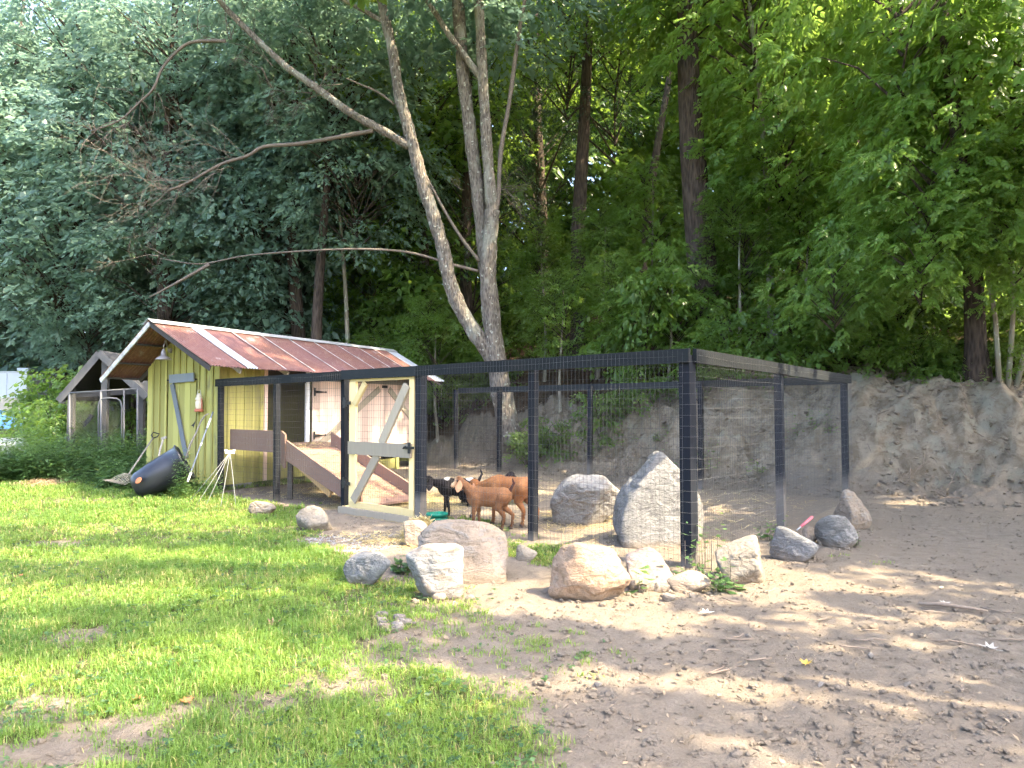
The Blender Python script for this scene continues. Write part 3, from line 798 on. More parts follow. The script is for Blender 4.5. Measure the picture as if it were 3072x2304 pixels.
# right hand hickories whose leafy boughs hang over the bank
for (px, Y, r0, H, crs, lab) in (
    (930, 16.5, 0.14, 13, [('hickory1', 4.6, -0.9, -1.2, 1.0), ('hickory0', 7.4, 0.4, -0.6, 1.2), ('hickory1', 10.5, -0.8, 0, 1.3)], 'leafy hickory behind the bank, left of the bank edge tree'),
    (1060, 13.5, 0.16, 13, [('hickory0', 4.6, -0.6, -0.6, 0.9), ('hickory1', 7.2, -0.8, -0.2, 1.2)], 'leafy hickory reaching in from the right edge'),
    (1010, 18.5, 0.16, 14, [('hickory0', 5.2, -0.9, -0.6, 1.1), ('maple1', 9.0, 0, 0, 0.9), ('hickory1', 12.5, -0.9, 0, 1.3)], 'leafy tree behind the bank edge tree, toward the corner')):
    tree('hickory_tree', at_px(px, Y), Y, r0, H, crs, lab, 'dark_bark')
# slender sapling stems at the foot of the bank tree
for (p0, p1, lab) in (((1000, 400), (985, 250), 'left of the thin pale sapling stems on the bank edge'), ((1008, 402), (1012, 240), 'middle of the thin pale sapling stems on the bank edge'), ((1015, 398), (1045, 245), 'rightmost of the thin pale sapling stems on the bank edge')):
    a = A(p0[0], p0[1], 12.6); b = A(p1[0], p1[1], 12.4)
    a.z = tz(a.x, a.y) - 0.1
    t = thing('sapling', a, lab, 'sapling', 'sapling stems on the bank edge')
    MB().tube([a, a.lerp(b, 0.5) + Vector((0.06, 0, 0)), b, b + (b - a) * 0.6], [0.05, 0.04, 0.032, 0.012], 7).build('stem', 'light_bark', t, True)
    me, bm = CR['hickory1']
    o = link('crown', me, None, t); o.location = (b - a) * 1.45; o.scale = (0.42, 0.42, 0.4); o.rotation_euler = (0, 0, a.x * 9)

# mass of farther trees
rw = random.Random(12)
mass = []
for row, (Y0, n_, kinds, s0) in enumerate(((27, 8, ['maple0', 'maple1', 'maple2', 'hemlock1'], 1.25), (36, 12, ['maple0', 'maple1', 'maple2', 'oak0', 'oak2', 'hemlock0'], 1.5), (48, 15, ['maple1', 'maple2', 'oak1'], 1.8))):
    for i in range(n_):
        px = -80 + (1130 * (i + 0.5 + rw.uniform(-0.3, 0.3)) / n_)
        if row == 0 and 560 < px < 720: continue
        Y = Y0 + rw.uniform(-2.5, 2.5)
        X_ = at_px(px, Y)
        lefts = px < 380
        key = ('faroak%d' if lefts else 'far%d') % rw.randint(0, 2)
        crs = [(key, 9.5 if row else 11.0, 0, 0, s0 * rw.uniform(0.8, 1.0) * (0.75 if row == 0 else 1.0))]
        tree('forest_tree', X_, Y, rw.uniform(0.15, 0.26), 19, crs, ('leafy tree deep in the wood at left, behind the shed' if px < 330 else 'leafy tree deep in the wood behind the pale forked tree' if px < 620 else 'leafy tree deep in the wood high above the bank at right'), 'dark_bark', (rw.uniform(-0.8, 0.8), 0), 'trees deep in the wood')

# undergrowth on the slope
nb = 0
bush_spots = []
for i in range(62):
    px = 20 + 1010 * ((i * 0.618034) % 1.0); 
    X_ = None
    s = 1.9 + 13.0 * rw.random()
    # walk out along the ray until the wanted distance beyond the bank foot
    Y = 11.0
    while (Y - np.interp(at_px(px, Y), FX, FY)) * 0.76 < s and Y < 45: Y += 0.15
    bush_spots.append((px, Y))
groups = ('leafy undergrowth on the wooded slope', 'undergrowth')
for i, (px, Y) in enumerate(bush_spots):
    X_ = at_px(px, Y)
    if px > 830 and Y < 16: continue
    if (672 < px < 730 or 762 < px < 788) and Y < 20: continue
    t = thing('understory_bush', (X_, Y, tz(X_, Y) - 0.05), ('low bush in the shade behind the shed' if px < 380 else 'low bush on the slope behind the pale forked tree' if px < 600 else 'low bush on the slope above the right half of the pen' if px < 830 else 'low bush on the slope above the bank at right'), 'bush', 'undergrowth on the slope')
    me, bm = CR['bush%d' % (i % 3)]
    s = rw.uniform(0.35, 1.15) * (0.95 if 520 < px < 850 else 1.15)
    o = link('foliage', me, None, t); o.location = (0, 0, 0.25); o.scale = (s, s, s * rw.uniform(0.8, 1.7)); o.rotation_euler = (rw.uniform(-.1, .1), 0, rw.uniform(0, 6.28))
    o2 = link('stems', bm, None, t); o2.location = (0, 0, 0.25); o2.scale = o.scale; o2.rotation_euler = o.rotation_euler

for i, (px, Y, H, key, sc_) in enumerate(((560, 19.0, 3.6, 'maple0', 0.36), (598, 20.5, 4.6, 'maple1', 0.42), (628, 18.3, 3.2, 'maple2', 0.34), (655, 21.5, 5.4, 'hickory0', 0.62), (668, 17.4, 2.9, 'hickory1', 0.5), (738, 17.6, 3.8, 'maple0', 0.36), (752, 20.5, 5.0, 'hickory1', 0.6),
        (806, 17.2, 3.6, 'hickory0', 0.55), (828, 19.0, 4.6, 'maple1', 0.42), (868, 16.4, 3.4, 'hickory1', 0.6), (905, 15.6, 3.2, 'hickory0', 0.55), (545, 23.0, 5.0, 'maple2', 0.45), (438, 21.5, 4.0, 'maple1', 0.42), (395, 22.0, 3.4, 'maple0', 0.4))):
    tree('sapling_tree', at_px(px, Y), Y, 0.03 + 0.005 * H, H, [(key, H * 0.72, 0.1, 0, sc_), (key, H * 1.0, -0.2, 0.1, sc_ * 0.7)], 'slim leafy sapling, %s from the left among those in the wood' % (['fourth', 'fifth', 'sixth', 'seventh', 'eighth', 'ninth', 'tenth', 'eleventh', 'twelfth', 'thirteenth', 'fourteenth', 'third', 'second', 'first'][i]), 'light_bark', (rw.uniform(-.3, .3), 0), 'saplings in the wood')

# unseen shade trees right of and behind the yard; level boughs added for shade bands
for (x, y, H, crs, lab) in (
    (7.3, 1.4, 9, [('bough0', 8.0, 0.9, -0.75, 1.0), ('bough1', 8.2, 0.6, 0.5, 1.0), ('bough0', 8.0, 2.6, 1.6, 0.8)], 'unseen shade tree with boughs shaped for shadow bands, right of the viewer'),
    (7.1, 1.8, 15, [('bough0', 14.0, 0.3, -3.0, 1.0), ('bough1', 14.0, -1.0, -1.5, 1.1), ('bough0', 14.2, 0.2, 0.2, 1.2), ('bough1', 14.0, -0.9, 2.0, 1.3)], 'tall unseen shade tree with boughs shaped for shadow bands, right of the yard'),
    (10.6, 2.6, 10, [('shade1', 7.6, 0, 0, 0.75)], 'shade tree right of the yard, nearest the viewer'),
    (11.8, 8.0, 10, [('shade0', 6.6, 0, 0, 0.8), ('shade1', 8.6, -0.4, 0.4, 0.85)], 'shade tree on the bank right of the yard'),
    (13.0, 5.0, 11, [('shade1', 7.8, 0, 0, 0.8), ('shade0', 9.8, 0.4, 0.4, 0.85)], 'shade tree farther right of the yard'),
    (9.4, 6.2, 17, [('shade0', 14.4, 0, 0, 0.55)], 'tall shade tree right of the pen'),
    (9.6, 9.4, 18, [('shade1', 16.0, -4.6, 1.0, 0.8), ('shade0', 16.6, -2.0, 2.4, 0.8)], 'tallest shade tree leaning over the pen from the right')):
    tree('shade_tree', x, y, 0.2, H, crs, lab, 'dark_bark')

# ================================================================== THE PEN
PEN_H = 2.13
def gz_at(p): return tz(p.x, p.y)
pen = thing('goat_pen', (NC.x, NC.y, 0), 'dark stained timber goat pen with wire mesh panels and a flat top rail', 'pen')
front_t = [0, 1.97, 3.93, 5.64, 7.58, 9.56]
right_q = [0, 2.91, 6.45]
back_t = [2.66, 5.3, 8.0, 9.5]
def post(p, wd=0.09, h=PEN_H, name='post'):
    z0 = gz_at(p) - 0.1
    a = p - U * 0 
    o = Vector((p.x, p.y, z0)) - U * wd / 2 - Vd * wd / 2
    lx, ly = rnd.uniform(-.022, .022), rnd.uniform(-.022, .022)
    MB().hexa([o, o + U * wd, o + U * wd + Vd * wd, o + Vd * wd] + [q + Vector((lx, ly, h - z0 - 0.05)) for q in (o, o + U * wd, o + U * wd + Vd * wd, o + Vd * wd)]).build(name, 'post_wood', pen)
fp = [NC + U * t for t in front_t]
rp = [NC + Vd * q for q in right_q]
bp = [RFC + U * t for t in back_t]
for i, p in enumerate(fp): post(p, 0.115 if i in (0, 2) else 0.09)
post(NC + Vd * 0.10, 0.085)                       # doubled corner post
for p in rp[1:]: post(p, 0.10)
for p in bp: post(p, 0.09)
def rail(p, q, off, zt_, ht=0.14, th=0.04):
    d = (q - p).normalized()
    a = Vector((p.x, p.y, zt_ - ht / 2)) + off; b = Vector((q.x, q.y, zt_ - ht / 2 + rnd.uniform(-.006, .006))) + off
    MB().beam(a, b, th, ht, side=off if off.length > 1e-6 else None).build('rail', 'rail_wood', pen)
fo = -Vd * 0.085
rail(NC - U * 0.07, fp[2], fo, PEN_H + 0.01)
rail(fp[2] + U * 0.004, fp[3], fo, PEN_H + 0.006)
rail(fp[3] + U * 0.004, fp[5] + U * 0.08, fo, PEN_H)
ro = -U * 0.085
rail(NC + Vd * 0.0, rp[1], ro, PEN_H + 0.012); rail(rp[1] + Vd * 0.004, RFC + Vd * 0.07, ro, PEN_H + 0.008)
bo = Vd * 0.075
rail(RFC, bp[0], bo, PEN_H); rail(bp[0] + U * 0.004, bp[2], bo, PEN_H - 0.004); rail(bp[2] + U * 0.004, bp[3], bo, PEN_H)

def wire_panel(p, q, off, parent, z0=0.03, z1=2.02, dx=0.051, dz=0.102, r=0.0012, seed=0, base=None, fol=True):
    """welded wire between two posts"""
    rg = random.Random(seed)
    L = (q - p).length; d = (q - p) / L; nrm = off.normalized()
    mb = MB()
    n = int(L / dx)
    def wob(s, z): return 0.012 * math.sin(s * 2.1 + seed) * math.sin(z * 1.7 + seed * 2) + 0.006 * math.sin(s * 7 + z * 5 + seed)
    for i in range(n + 1):
        s = i * L / n; jit = rg.gauss(0, 0.004)
        g = 0.0
        pts = []
        for kz in range(5):
            z = g + z0 + (z1 - z0 - g) * kz / 4 if fol else z0 + (z1 - z0) * kz / 4
            pts.append(p + off + d * (s + jit * math.sin(kz)) + nrm * wob(s, z) + Vector((0, 0, z)))
        mb.tube(pts, r, 4, False)
    z = z0
    while z < z1:
        pts = []
        m = max(3, int(L / 0.3)); sg = rg.uniform(-.012, .012); ph = rg.uniform(0, 6)
        for i in range(m + 1):
            s = L * i / m
            pts.append(p + off + d * s + nrm * wob(s, z) + Vector((0, 0, z + 0.007 * math.sin(s * 3 + ph) + 0.5 * sg * s / L)))
        mb.tube(pts, r, 4, False)
        z += dz
    return tag(mb.build('wire_mesh', 'wire', parent), kind='stuff')
wo = -Vd * 0.115
wire_panel(NC, fp[2], wo, pen, seed=1, z1=2.13)
wire_panel(fp[3], fp[5], wo, pen, seed=2, z1=2.10)
wire_panel(NC, RFC, -U * 0.115, pen, seed=3, z1=2.13)
wire_panel(RFC, bp[3], -Vd * 0.055, pen, seed=4)
# wire ends wrapped round the corner post
mb = MB()
for i in range(19):
    z = 0.12 + i * 0.105
    c0 = NC + Vector((0, 0, z))
    mb.tube([c0 - Vd * 0.115 + U * 0.05, c0 - Vd * 0.118 - U * 0.06, c0 - Vd * 0.06 - U * 0.118, c0 + Vd * 0.06 - U * 0.118], 0.0014, 4, False)
tag(mb.build('wire_ties', 'wire', pen), kind='stuff')

# ------------------------------------------------------------------ the gate
gl, gr = fp[3] - U * 0.15, fp[2] + U * 0.075
gate = thing('wooden_gate', (gl.x, gl.y, 0), 'pale unpainted wooden gate with a mid rail and diagonal brace in the pen front', 'gate')
go = -Vd * 0.045
gd = (gr - gl).normalized(); GL = (gr - gl).length
def gp_(s, z, o=0.0): return gl + gd * s + go - Vd * o + Vector((0, 0, z))
def gbar(name, a, b, wd, th=0.04, o=0.0, mat='gate_wood'):
    return MB().beam(gp_(a[0], a[1], o), gp_(b[0], b[1], o), th, wd, side=Vd).build(name, mat, gate)
gz0 = 0.17
gbar('stile', (0.10, gz0), (0.10, 1.96), 0.14)
gbar('stile', (GL - 0.05, gz0), (GL - 0.05, 1.96), 0.09)
gbar('top_rail', (0.03, 2.0), (GL - 0.005, 2.0), 0.075)
gbar('bottom_rail', (0.03, gz0 - 0.03), (GL - 0.005, gz0 - 0.03), 0.09, o=0.002)
gbar('mid_rail', (0.05, 0.98), (GL - 0.03, 0.98), 0.19, o=0.043, mat='weathered_pine')
gbar('brace', (0.16, 0.20), (0.72, 0.90), 0.13, o=0.028, mat='weathered_pine')
gbar('brace', (0.80, 1.06), (GL - 0.13, 1.88), 0.13, o=0.028, mat='weathered_pine')
gbar('corner_brace', (0.16, 1.62), (0.42, 1.93), 0.09, o=0.028)
wire_panel(gl + gd * 0.08, gr - gd * 0.05, -Vd * 0.018, gate, z0=0.2, z1=1.97, seed=9, fol=False)
for z in (1.62, 0.42):
    b = MB(); b.obox(gp_(-0.10, z, 0.05), gd * 0.20, -Vd * 0.012, Vector((0, 0, 0.05))); b.tube([gp_(-0.005, z - 0.03, 0.06), gp_(-0.005, z + 0.09, 0.06)], 0.016, 8)
    b.obox(gp_(-0.09, z - 0.05, 0.05), gd * 0.05, -Vd * 0.010, Vector((0, 0, 0.16))); b.build('hinge', 'black_metal', gate)
b = MB(); b.obox(gp_(GL - 0.14, 1.01, 0.067), gd * 0.2, -Vd * 0.018, Vector((0, 0, 0.035))); b.obox(gp_(GL - 0.06, 0.95, 0.067), gd * 0.05, -Vd * 0.014, Vector((0, 0, 0.15)))
b.tube([gp_(GL - 0.10, 1.02, 0.09), gp_(GL - 0.10, 1.02, 0.13), gp_(GL - 0.05, 1.05, 0.13)], 0.009, 6); b.build('latch', 'black_metal', gate)
# sill board on the ground under the gate
a, q = fp[3] - U * 0.02 - Vd * 0.02, fp[2] + U * 0.08 - Vd * 0.02
sill = thing('gate_sill', (a.x, a.y, 0), 'weathered timber sill lying under the pale gate', 'sill')
MB().beam(a + Vector((0, 0, 0.0)) - Vd * 0.10, q - Vd * 0.10 + Vector((0, 0, 0.0)), 0.05, 0.20, side=Vd).build('front_board', 'weathered_pine', sill)
MB().beam(a + Vector((0, 0, 0.03)), q + Vector((0, 0, 0.03)), 0.09, 0.14, side=Vd).build('sill_beam', 'gate_wood', sill)

# ================================================================== THE SHED
shed = thing('shed', (S0.x, S0.y, 0), 'yellow board shed with rusty corrugated roof at the left end of the pen', 'shed')
SW, SL = 2.16, 6.75
RT, RZ = 1.08, 3.24        # ridge position and height
def roofz(t): return RZ - (RT - t) * (RZ - 2.33) / (RT + 0.66) if t < RT else RZ - (t - RT) * (RZ - 2.18) / (2.58 - RT)
def sp(t, L, z): return S0 + Wl * t + Dr * L + Vector((0, 0, z))
def shed_part(name):
    o = bpy.data.objects.new(name, None); o.empty_display_size = 0.1; COL.objects.link(o); o.parent = shed; BASE[o] = BASE[shed]
    return o
# gable wall facing the yard
DOOR = (0.66, 1.50)         # t range of the gable door
def gable_boards(L0, sgn, door=True):
    t = 0.0
    i = 0
    while t < SW - 0.01:
        wd = min(rnd.uniform(0.175, 0.215), SW - t)
        if SW - t - wd < 0.08: wd = SW - t
        t1 = t + wd - 0.004
        o = rnd.uniform(0, 0.006)
        zb = 0.12
        if door and t1 > DOOR[0] and t < DOOR[1]: zb = 2.16
        zs = [roofz(t) - 0.07, roofz(t1) - 0.07]
        b = MB()
        c0, c1 = sp(t, L0, 0) - Dr * (o * sgn), sp(t1, L0, 0) - Dr * (o * sgn)
        th = Dr * 0.022 * sgn
        zz = lambda p, z: Vector((p.x, p.y, z))
        b.hexa([zz(c0, zb), zz(c1, zb), zz(c1 + th, zb), zz(c0 + th, zb), zz(c0, zs[0]), zz(c1, zs[1]), zz(c1 + th, zs[1]), zz(c0 + th, zs[0])])
        if t < RT < t1: pass
        b.build('wall_board', 'yellow_wood', PT)
        if i and (zb < 1 or True):
            zb2 = 0.12 if not (door and DOOR[0] - 0.02 < t < DOOR[1] + 0.02) else 2.18
            MB().obox(sp(t - 0.024, L0, zb2) - Dr * 0.030 * sgn, Wl * 0.045, Dr * 0.022 * sgn, Vector((0, 0, roofz(t) - 0.1 - zb2))).build('batten', 'yellow_wood', PT)
        t += wd; i += 1
PT = shed_part('gable_wall'); gable_boards(0, 1)
PT = shed_part('rear_wall'); gable_boards(SL, -1, False)
gdoor = shed_part('gable_door')
# gable door
door = None
t = DOOR[0]
nb_ = 5; wd = (DOOR[1] - DOOR[0]) / nb_
for i in range(nb_):
    MB().obox(sp(DOOR[0] + i * wd + 0.003, -0.004 - 0.004 * (i % 2), 0.14), Wl * (wd - 0.006), Dr * 0.025, Vector((0, 0, 1.99))).build('door_board', 'yellow_wood', gdoor)
MB().obox(sp(DOOR[0] - 0.01, -0.035, 2.128), Wl * (DOOR[1] - DOOR[0] + 0.02), Dr * 0.03, Vector((0, 0, 0.028))).build('door_head', 'dark_wood', gdoor)
def hitp(px, py, P0, nrm):
    d = ray(px, py); o = Vector((0, 0, CAMZ)); t = (P0 - o).dot(nrm) / d.dot(nrm); return o + d * t
gpl = lambda px, py, off=0.0: hitp(px, py, S0 - Dr * off, Dr)
MB().beam(gpl(169.5, 379.0, 0.05), gpl(194, 377.0, 0.05), 0.025, 0.17, side=Dr).build('door_rail', 'blue_grey_wood', gdoor)
MB().beam(gpl(172, 384, 0.045), gpl(186.5, 458, 0.045), 0.022, 0.11, side=Dr).build('door_brace', 'blue_grey_wood', gdoor)
# side wall toward the pen
PT = shed_part('side_wall')
def side_board(L0, L1, z0, z1, mat, name, off=0.0, th=0.022):
    MB().obox(sp(-off, L0, z0), Dr * (L1 - L0), Wl * th, Vector((0, 0, z1 - z0))).build(name, mat, PT)
L = 0.0
while L < 1.08:
    side_board(L + 0.002, min(L + 0.198, 1.08), 0.10, 2.42, 'yellow_wood', 'wall_board', rnd.uniform(0, .005))
    if L > 0: side_board(L - 0.02, L + 0.022, 0.10, 2.42, 'yellow_wood', 'batten', 0.024)
    L += 0.2
side_board(1.085, 1.16, 0.10, 2.42, 'pine_wood', 'door_post', 0.03, 0.06)
L = 1.17
while L < 2.3:
    side_board(L + 0.002, min(L + 0.198, 2.3), 0.10, 0.82, 'yellow_wood', 'wall_board', rnd.uniform(0, .005)); L += 0.2
side_board(1.165, 2.3, 2.14, 2.42, 'dark_wood', 'door_header', 0.0, 0.03)
side_board(2.26, 2.36, 0.82, 2.42, 'white_paint', 'door_post', 0.02, 0.05)
# double doors of new pine boards
DB0, DB1 = 0.66, 2.20
LD, RD = shed_part('barn_door'), shed_part('barn_door')
WALL = PT
L = 2.42
while L < 6.69:
    w_ = min(0.236, 6.70 - L)
    PT = LD if L + 0.12 < 4.9 else RD
    side_board(L + 0.003, L + w_ - 0.003, DB0 + rnd.uniform(-.01, .01), DB1, 'pine_wood', 'door_board', 0.035 + rnd.uniform(0, .006))
    L += 0.237
def sdbar(name, a, b, wd, off, mat='pine_wood', th=0.025):
    PT = LD if a[0] < 4.9 else RD
    MB().beam(sp(-off, a[0], a[1]), sp(-off, b[0], b[1]), th, wd, side=Wl).build(name, mat, PT)
sdbar('door_brace', (2.65, 0.78), (4.72, 2.08), 0.15, 0.060, 'weathered_pine')
sdbar('door_brace', (5.10, 2.08), (6.56, 0.95), 0.15, 0.060, 'weathered_pine')
sdbar('door_stile', (4.83, 0.68), (4.83, 2.19), 0.11, 0.056); sdbar('door_stile', (4.97, 0.68), (4.97, 2.19), 0.11, 0.058)
PT = LD; b = MB(); b.obox(sp(-0.075, 4.80, 2.10), Dr * 0.2, -Wl * 0.02, Vector((0, 0, 0.07))); b.build('door_latch', 'black_metal', PT)
def strap_hinge(L0, z, d):
    PT = LD if d > 0 else RD
    b = MB()
    q = [sp(-0.068, L0, z - 0.03), sp(-0.068, L0 + d * 0.34, z - 0.008), sp(-0.068, L0 + d * 0.34, z + 0.008), sp(-0.068, L0, z + 0.03)]
    b.hexa(q + [p - Wl * 0.012 for p in q]); b.tube([sp(-0.07, L0, z - 0.09), sp(-0.07, L0, z + 0.09)], 0.02, 6)
    b.lathe(sp(-0.07, L0 + d * 0.34, z), [(0, 0.02), (0.022, 0.012), (0.022, 0)], 8, -Wl); b.build('hinge', 'black_metal', PT)
for z in (0.98, 1.95): strap_hinge(2.46, z, 1); strap_hinge(6.64, z, -1)
PT = WALL
side_board(2.3, 6.75, 2.205, 2.42, 'grey_wood', 'head_board', 0.0, 0.03)
for Lp in (2.36, 4.2, 4.7, 5.5, 6.63): side_board(Lp, Lp + 0.12, 0.0, DB0, 'yellow_wood' if Lp < 6 else 'grey_wood', 'skirt_post', 0.0, 0.1)
side_board(4.3, 5.4, 0.06, 0.30, 'yellow_wood', 'skirt_board', 0.03)
# back wall, floor, footing
MB().obox(sp(SW, 0.03, 0.1), Dr * (SL - 0.06), Wl * 0.02, Vector((0, 0, 2.25))).build('back_wall', 'yellow_wood', shed)
MB().obox(sp(0.06, 0.05, 0.58), Dr * (SL - 0.1), Wl * (SW - 0.1), Vector((0, 0, 0.06))).build('floor_deck', 'dark_wood', shed)
MB().obox(sp(0.04, 0.4, -0.05), Dr * 0.45, Wl * 0.25, Vector((0, 0, 0.16))).build('footing_block', 'concrete', shed)
MB().obox(sp(0.9, 0.3, -0.05), Dr * 6.2, Wl * 0.08, Vector((0, 0, 0.62))).build('under_wall', 'dark_wood', shed)
# roof: corrugated panels on both slopes
roof = shed_part('roof')
L_lo, L_hi = -0.745, SL - 0.02
def corr_panel(L0, L1, t_e, z_e, mat, lift):
    n_ = max(6, int((L1 - L0) / 0.0667) * 8)
    vs, fs = [], []
    d = Vector((0, 0, 1))
    nl = 5
    for i in range(n_ + 1):
        L_ = L0 + (L1 - L0) * i / n_
        hgt = 0.017 * math.cos((L_ - L_lo) / 0.0667 * 2 * math.pi) + lift
        for j in range(nl):
            f_ = j / (nl - 1)
            t_ = RT + (t_e - RT) * f_
            vs.append(sp(t_, L_, RZ + (z_e - RZ) * f_ + hgt + 0.006 * math.sin(L_ * 3.1 + j) - 0.014 * math.sin(math.pi * f_)))
    for i in range(n_):
        for j in range(nl - 1):
            a = i * nl + j
            fs.append((a, a + nl, a + nl + 1, a + 1))
    return MB().add(vs, fs).build('roof_panel', mat, roof, True)
cuts = [L_lo, 0.05, 0.30, 1.05, 1.85, 2.65, 3.45, 4.25, 5.05, 5.7, 6.25, L_hi]
for i in range(len(cuts) - 1):
    gal = i in (1, 10)
    corr_panel(cuts[i], cuts[i + 1] + (0.05 if i < len(cuts) - 2 else 0), -0.66 + rnd.uniform(-.02, .02), 2.33, 'galvanised_metal' if gal else 'roof_metal', 0.006 * (i % 2) + (0.005 if gal else 0))
for i in range(5):
    a = L_lo + (L_hi - L_lo) * i / 5; corr_panel(a, a + (L_hi - L_lo) / 5 + 0.04, 2.58, 2.18, 'roof_metal', 0.006 * (i % 2))
for i in range(3, len(cuts) - 1):
    a_s = sp(RT - 0.12, cuts[i], roofz(RT - 0.12) + 0.03); b_s = sp(-0.655, cuts[i], roofz(-0.655) + 0.03)
    MB().beam(a_s, b_s, 0.02, 0.006, side=Dr).build('lap_seam', 'painted_trim', roof)
def ridge_side(t_e, z_e):
    n_ = (Wl * (t_e - RT) + Vector((0, 0, z_e - RZ))).normalized() * 0.17
    a, b = sp(RT, L_lo - 0.02, RZ + 0.035), sp(RT, L_hi + 0.02, RZ + 0.035)
    up = Vector((0, 0, 0.006))
    MB().hexa([a, b, b + n_, a + n_, a + up, b + up, b + n_ + up, a + n_ + up]).build('ridge_cap', 'galvanised_metal', roof)
ridge_side(-0.66, 2.33); ridge_side(2.58, 2.18)
def rake(t_e, z_e, Lr, mat):
    MB().beam(sp(RT, Lr, RZ - 0.055), sp(t_e, Lr, z_e - 0.055), 0.025, 0.09, side=Dr).build('rake_board', mat, roof)
rake(2.58, 2.18, L_lo + 0.02, 'painted_trim'); rake(-0.63, 2.335, L_lo + 0.03, 'dark_wood'); rake(-0.63, 2.335, L_hi - 0.03, 'dark_wood')
for tt in (-0.5, 0.1, 0.6, 1.02, 1.14, 1.6, 2.1, 2.5):
    z_ = roofz(tt) - 0.05
    MB().beam(sp(tt, L_lo + 0.05, z_), sp(tt, L_hi - 0.05, z_), 0.07, 0.035).build('purlin', 'dark_wood', roof)
for Lr in (0.03, 1.2, 2.4, 3.6, 4.8, 5.9, SL - 0.03):
    MB().beam(sp(RT, Lr, RZ - 0.12), sp(-0.55, Lr, roofz(-0.55) - 0.12), 0.04, 0.09, side=Dr).build('rafter', 'grey_wood', roof)
    MB().beam(sp(RT, Lr, RZ - 0.12), sp(2.45, Lr, roofz(2.45) - 0.12), 0.04, 0.09, side=Dr).build('rafter', 'dark_wood', roof)

# barn lamp on the gable
lw = gpl(171, 343, 0.03); lc = hitp(163.5, 358, S0 - Dr * 0.36, Dr)
lamp = thing('barn_lamp', lc, 'pinkish tin gooseneck barn lamp under the shed gable', 'lamp')
MB().lathe(lc, [(0.145, -0.03), (0.14, -0.015), (0.085, 0.03), (0.05, 0.05), (0.045, 0.12), (0.03, 0.15), (0.02, 0.17)], 20).build('shade', 'tin_lamp', lamp, True)
MB().tube([lc + Vector((0, 0, 0.16)), lc + Vector((0, 0, 0.24)), lc + Vector((0, 0, 0.29)) + (lw - lc) * 0.25, Vector((lw.x, lw.y, lc.z + 0.27)) - (lw - lc) * 0.35, Vector((lw.x, lw.y, lc.z + 0.18))], 0.013, 8).build('gooseneck', 'tin_lamp', lamp, True)
MB().lathe(Vector((lw.x, lw.y, lc.z + 0.18)), [(0.0, 0.02), (0.05, 0.02), (0.05, -0.02)], 12, -Dr).build('wall_plate', 'tin_lamp', lamp)
# lantern hanging on the gable
q = gpl(199, 403, 0.10)
lan = thing('lantern', q, 'red and cream hanging lantern on the yellow gable wall', 'lantern')
MB().lathe(q, [(0, -0.17), (0.085, -0.17), (0.085, -0.13), (0.07, -0.115), (0.06, -0.11)], 14).build('oil_base', 'lantern_red', lan, True)
MB().lathe(q, [(0.05, -0.11), (0.066, -0.06), (0.066, 0.02), (0.045, 0.06)], 14).build('globe', 'lantern_cream', lan, True)
MB().lathe(q, [(0.07, 0.06), (0.065, 0.09), (0.045, 0.12), (0.05, 0.15), (0.02, 0.19), (0, 0.19)], 14).build('chimney_cap', 'lantern_cream', lan, True)
for s in (-1, 1): MB().tube([q + Wl * 0.08 * s + Vector((0, 0, -0.12)), q + Wl * 0.085 * s, q + Wl * 0.07 * s + Vector((0, 0, 0.09))], 0.011, 6).build('side_tube', 'lantern_red', lan)
MB().tube([q + Wl * 0.06 + Vector((0, 0, 0.15)), q + Wl * 0.03 + Vector((0, 0, 0.25)), q - Wl * 0.03 + Vector((0, 0, 0.25)), q - Wl * 0.06 + Vector((0, 0, 0.15))], 0.004, 5).build('bail', 'white_paint', lan)

# ================================================================== PLATFORM AND RAMP
def rp_(e, v, z): return FLC + E * e + Vd * v + Vector((0, 0, z))
ramp = thing('goat_ramp', rp_(2, 0.6, 0), 'brown board platform and ramp strewn with hay, leading to the shed doorway', 'ramp')
PZ = 0.86
for i in range(11):
    v0 = 0.16 + i * 0.19
    MB().obox(rp_(0.05 - 0.15 * v0, v0, PZ - 0.035), E * (1.9 + 0.15 * v0), Vd * 0.184, Vector((0, 0, 0.035))).build('deck_board', 'ramp_wood', ramp)
b = MB()
prof = [(0.10, 0.80), (1.72, 0.80), (1.98, 0.55), (2.02, 0.55), (2.02, 1.12), (1.90, 1.18), (0.10, 1.18)]
n_ = len(prof)
b.add([rp_(e, 0.12, z) for e, z in prof] + [rp_(e, 0.155, z) for e, z in prof], [tuple(range(n_)), tuple(range(2 * n_ - 1, n_ - 1, -1))] + [(i, i + n_, (i + 1) % n_ + n_, (i + 1) % n_) for i in range(n_)])
b.build('side_board', 'ramp_wood', ramp)
E0, E1 = 1.95, 4.12
def rz(e): return PZ - 0.02 - (e - E0) / (E1 - E0) * (PZ - 0.10)
for i in range(11):
    a, c_ = E0 + (E1 - E0) * i / 11, E0 + (E1 - E0) * (i + 1) / 11 - 0.005
    q = [rp_(a, 0.16, rz(a) - .03), rp_(c_, 0.16, rz(c_) - .03), rp_(c_, 1.26, rz(c_) - .03), rp_(a, 1.26, rz(a) - .03)]
    MB().hexa(q + [p + Vector((0, 0, 0.03)) for p in q]).build('tread_board', 'ramp_wood', ramp)
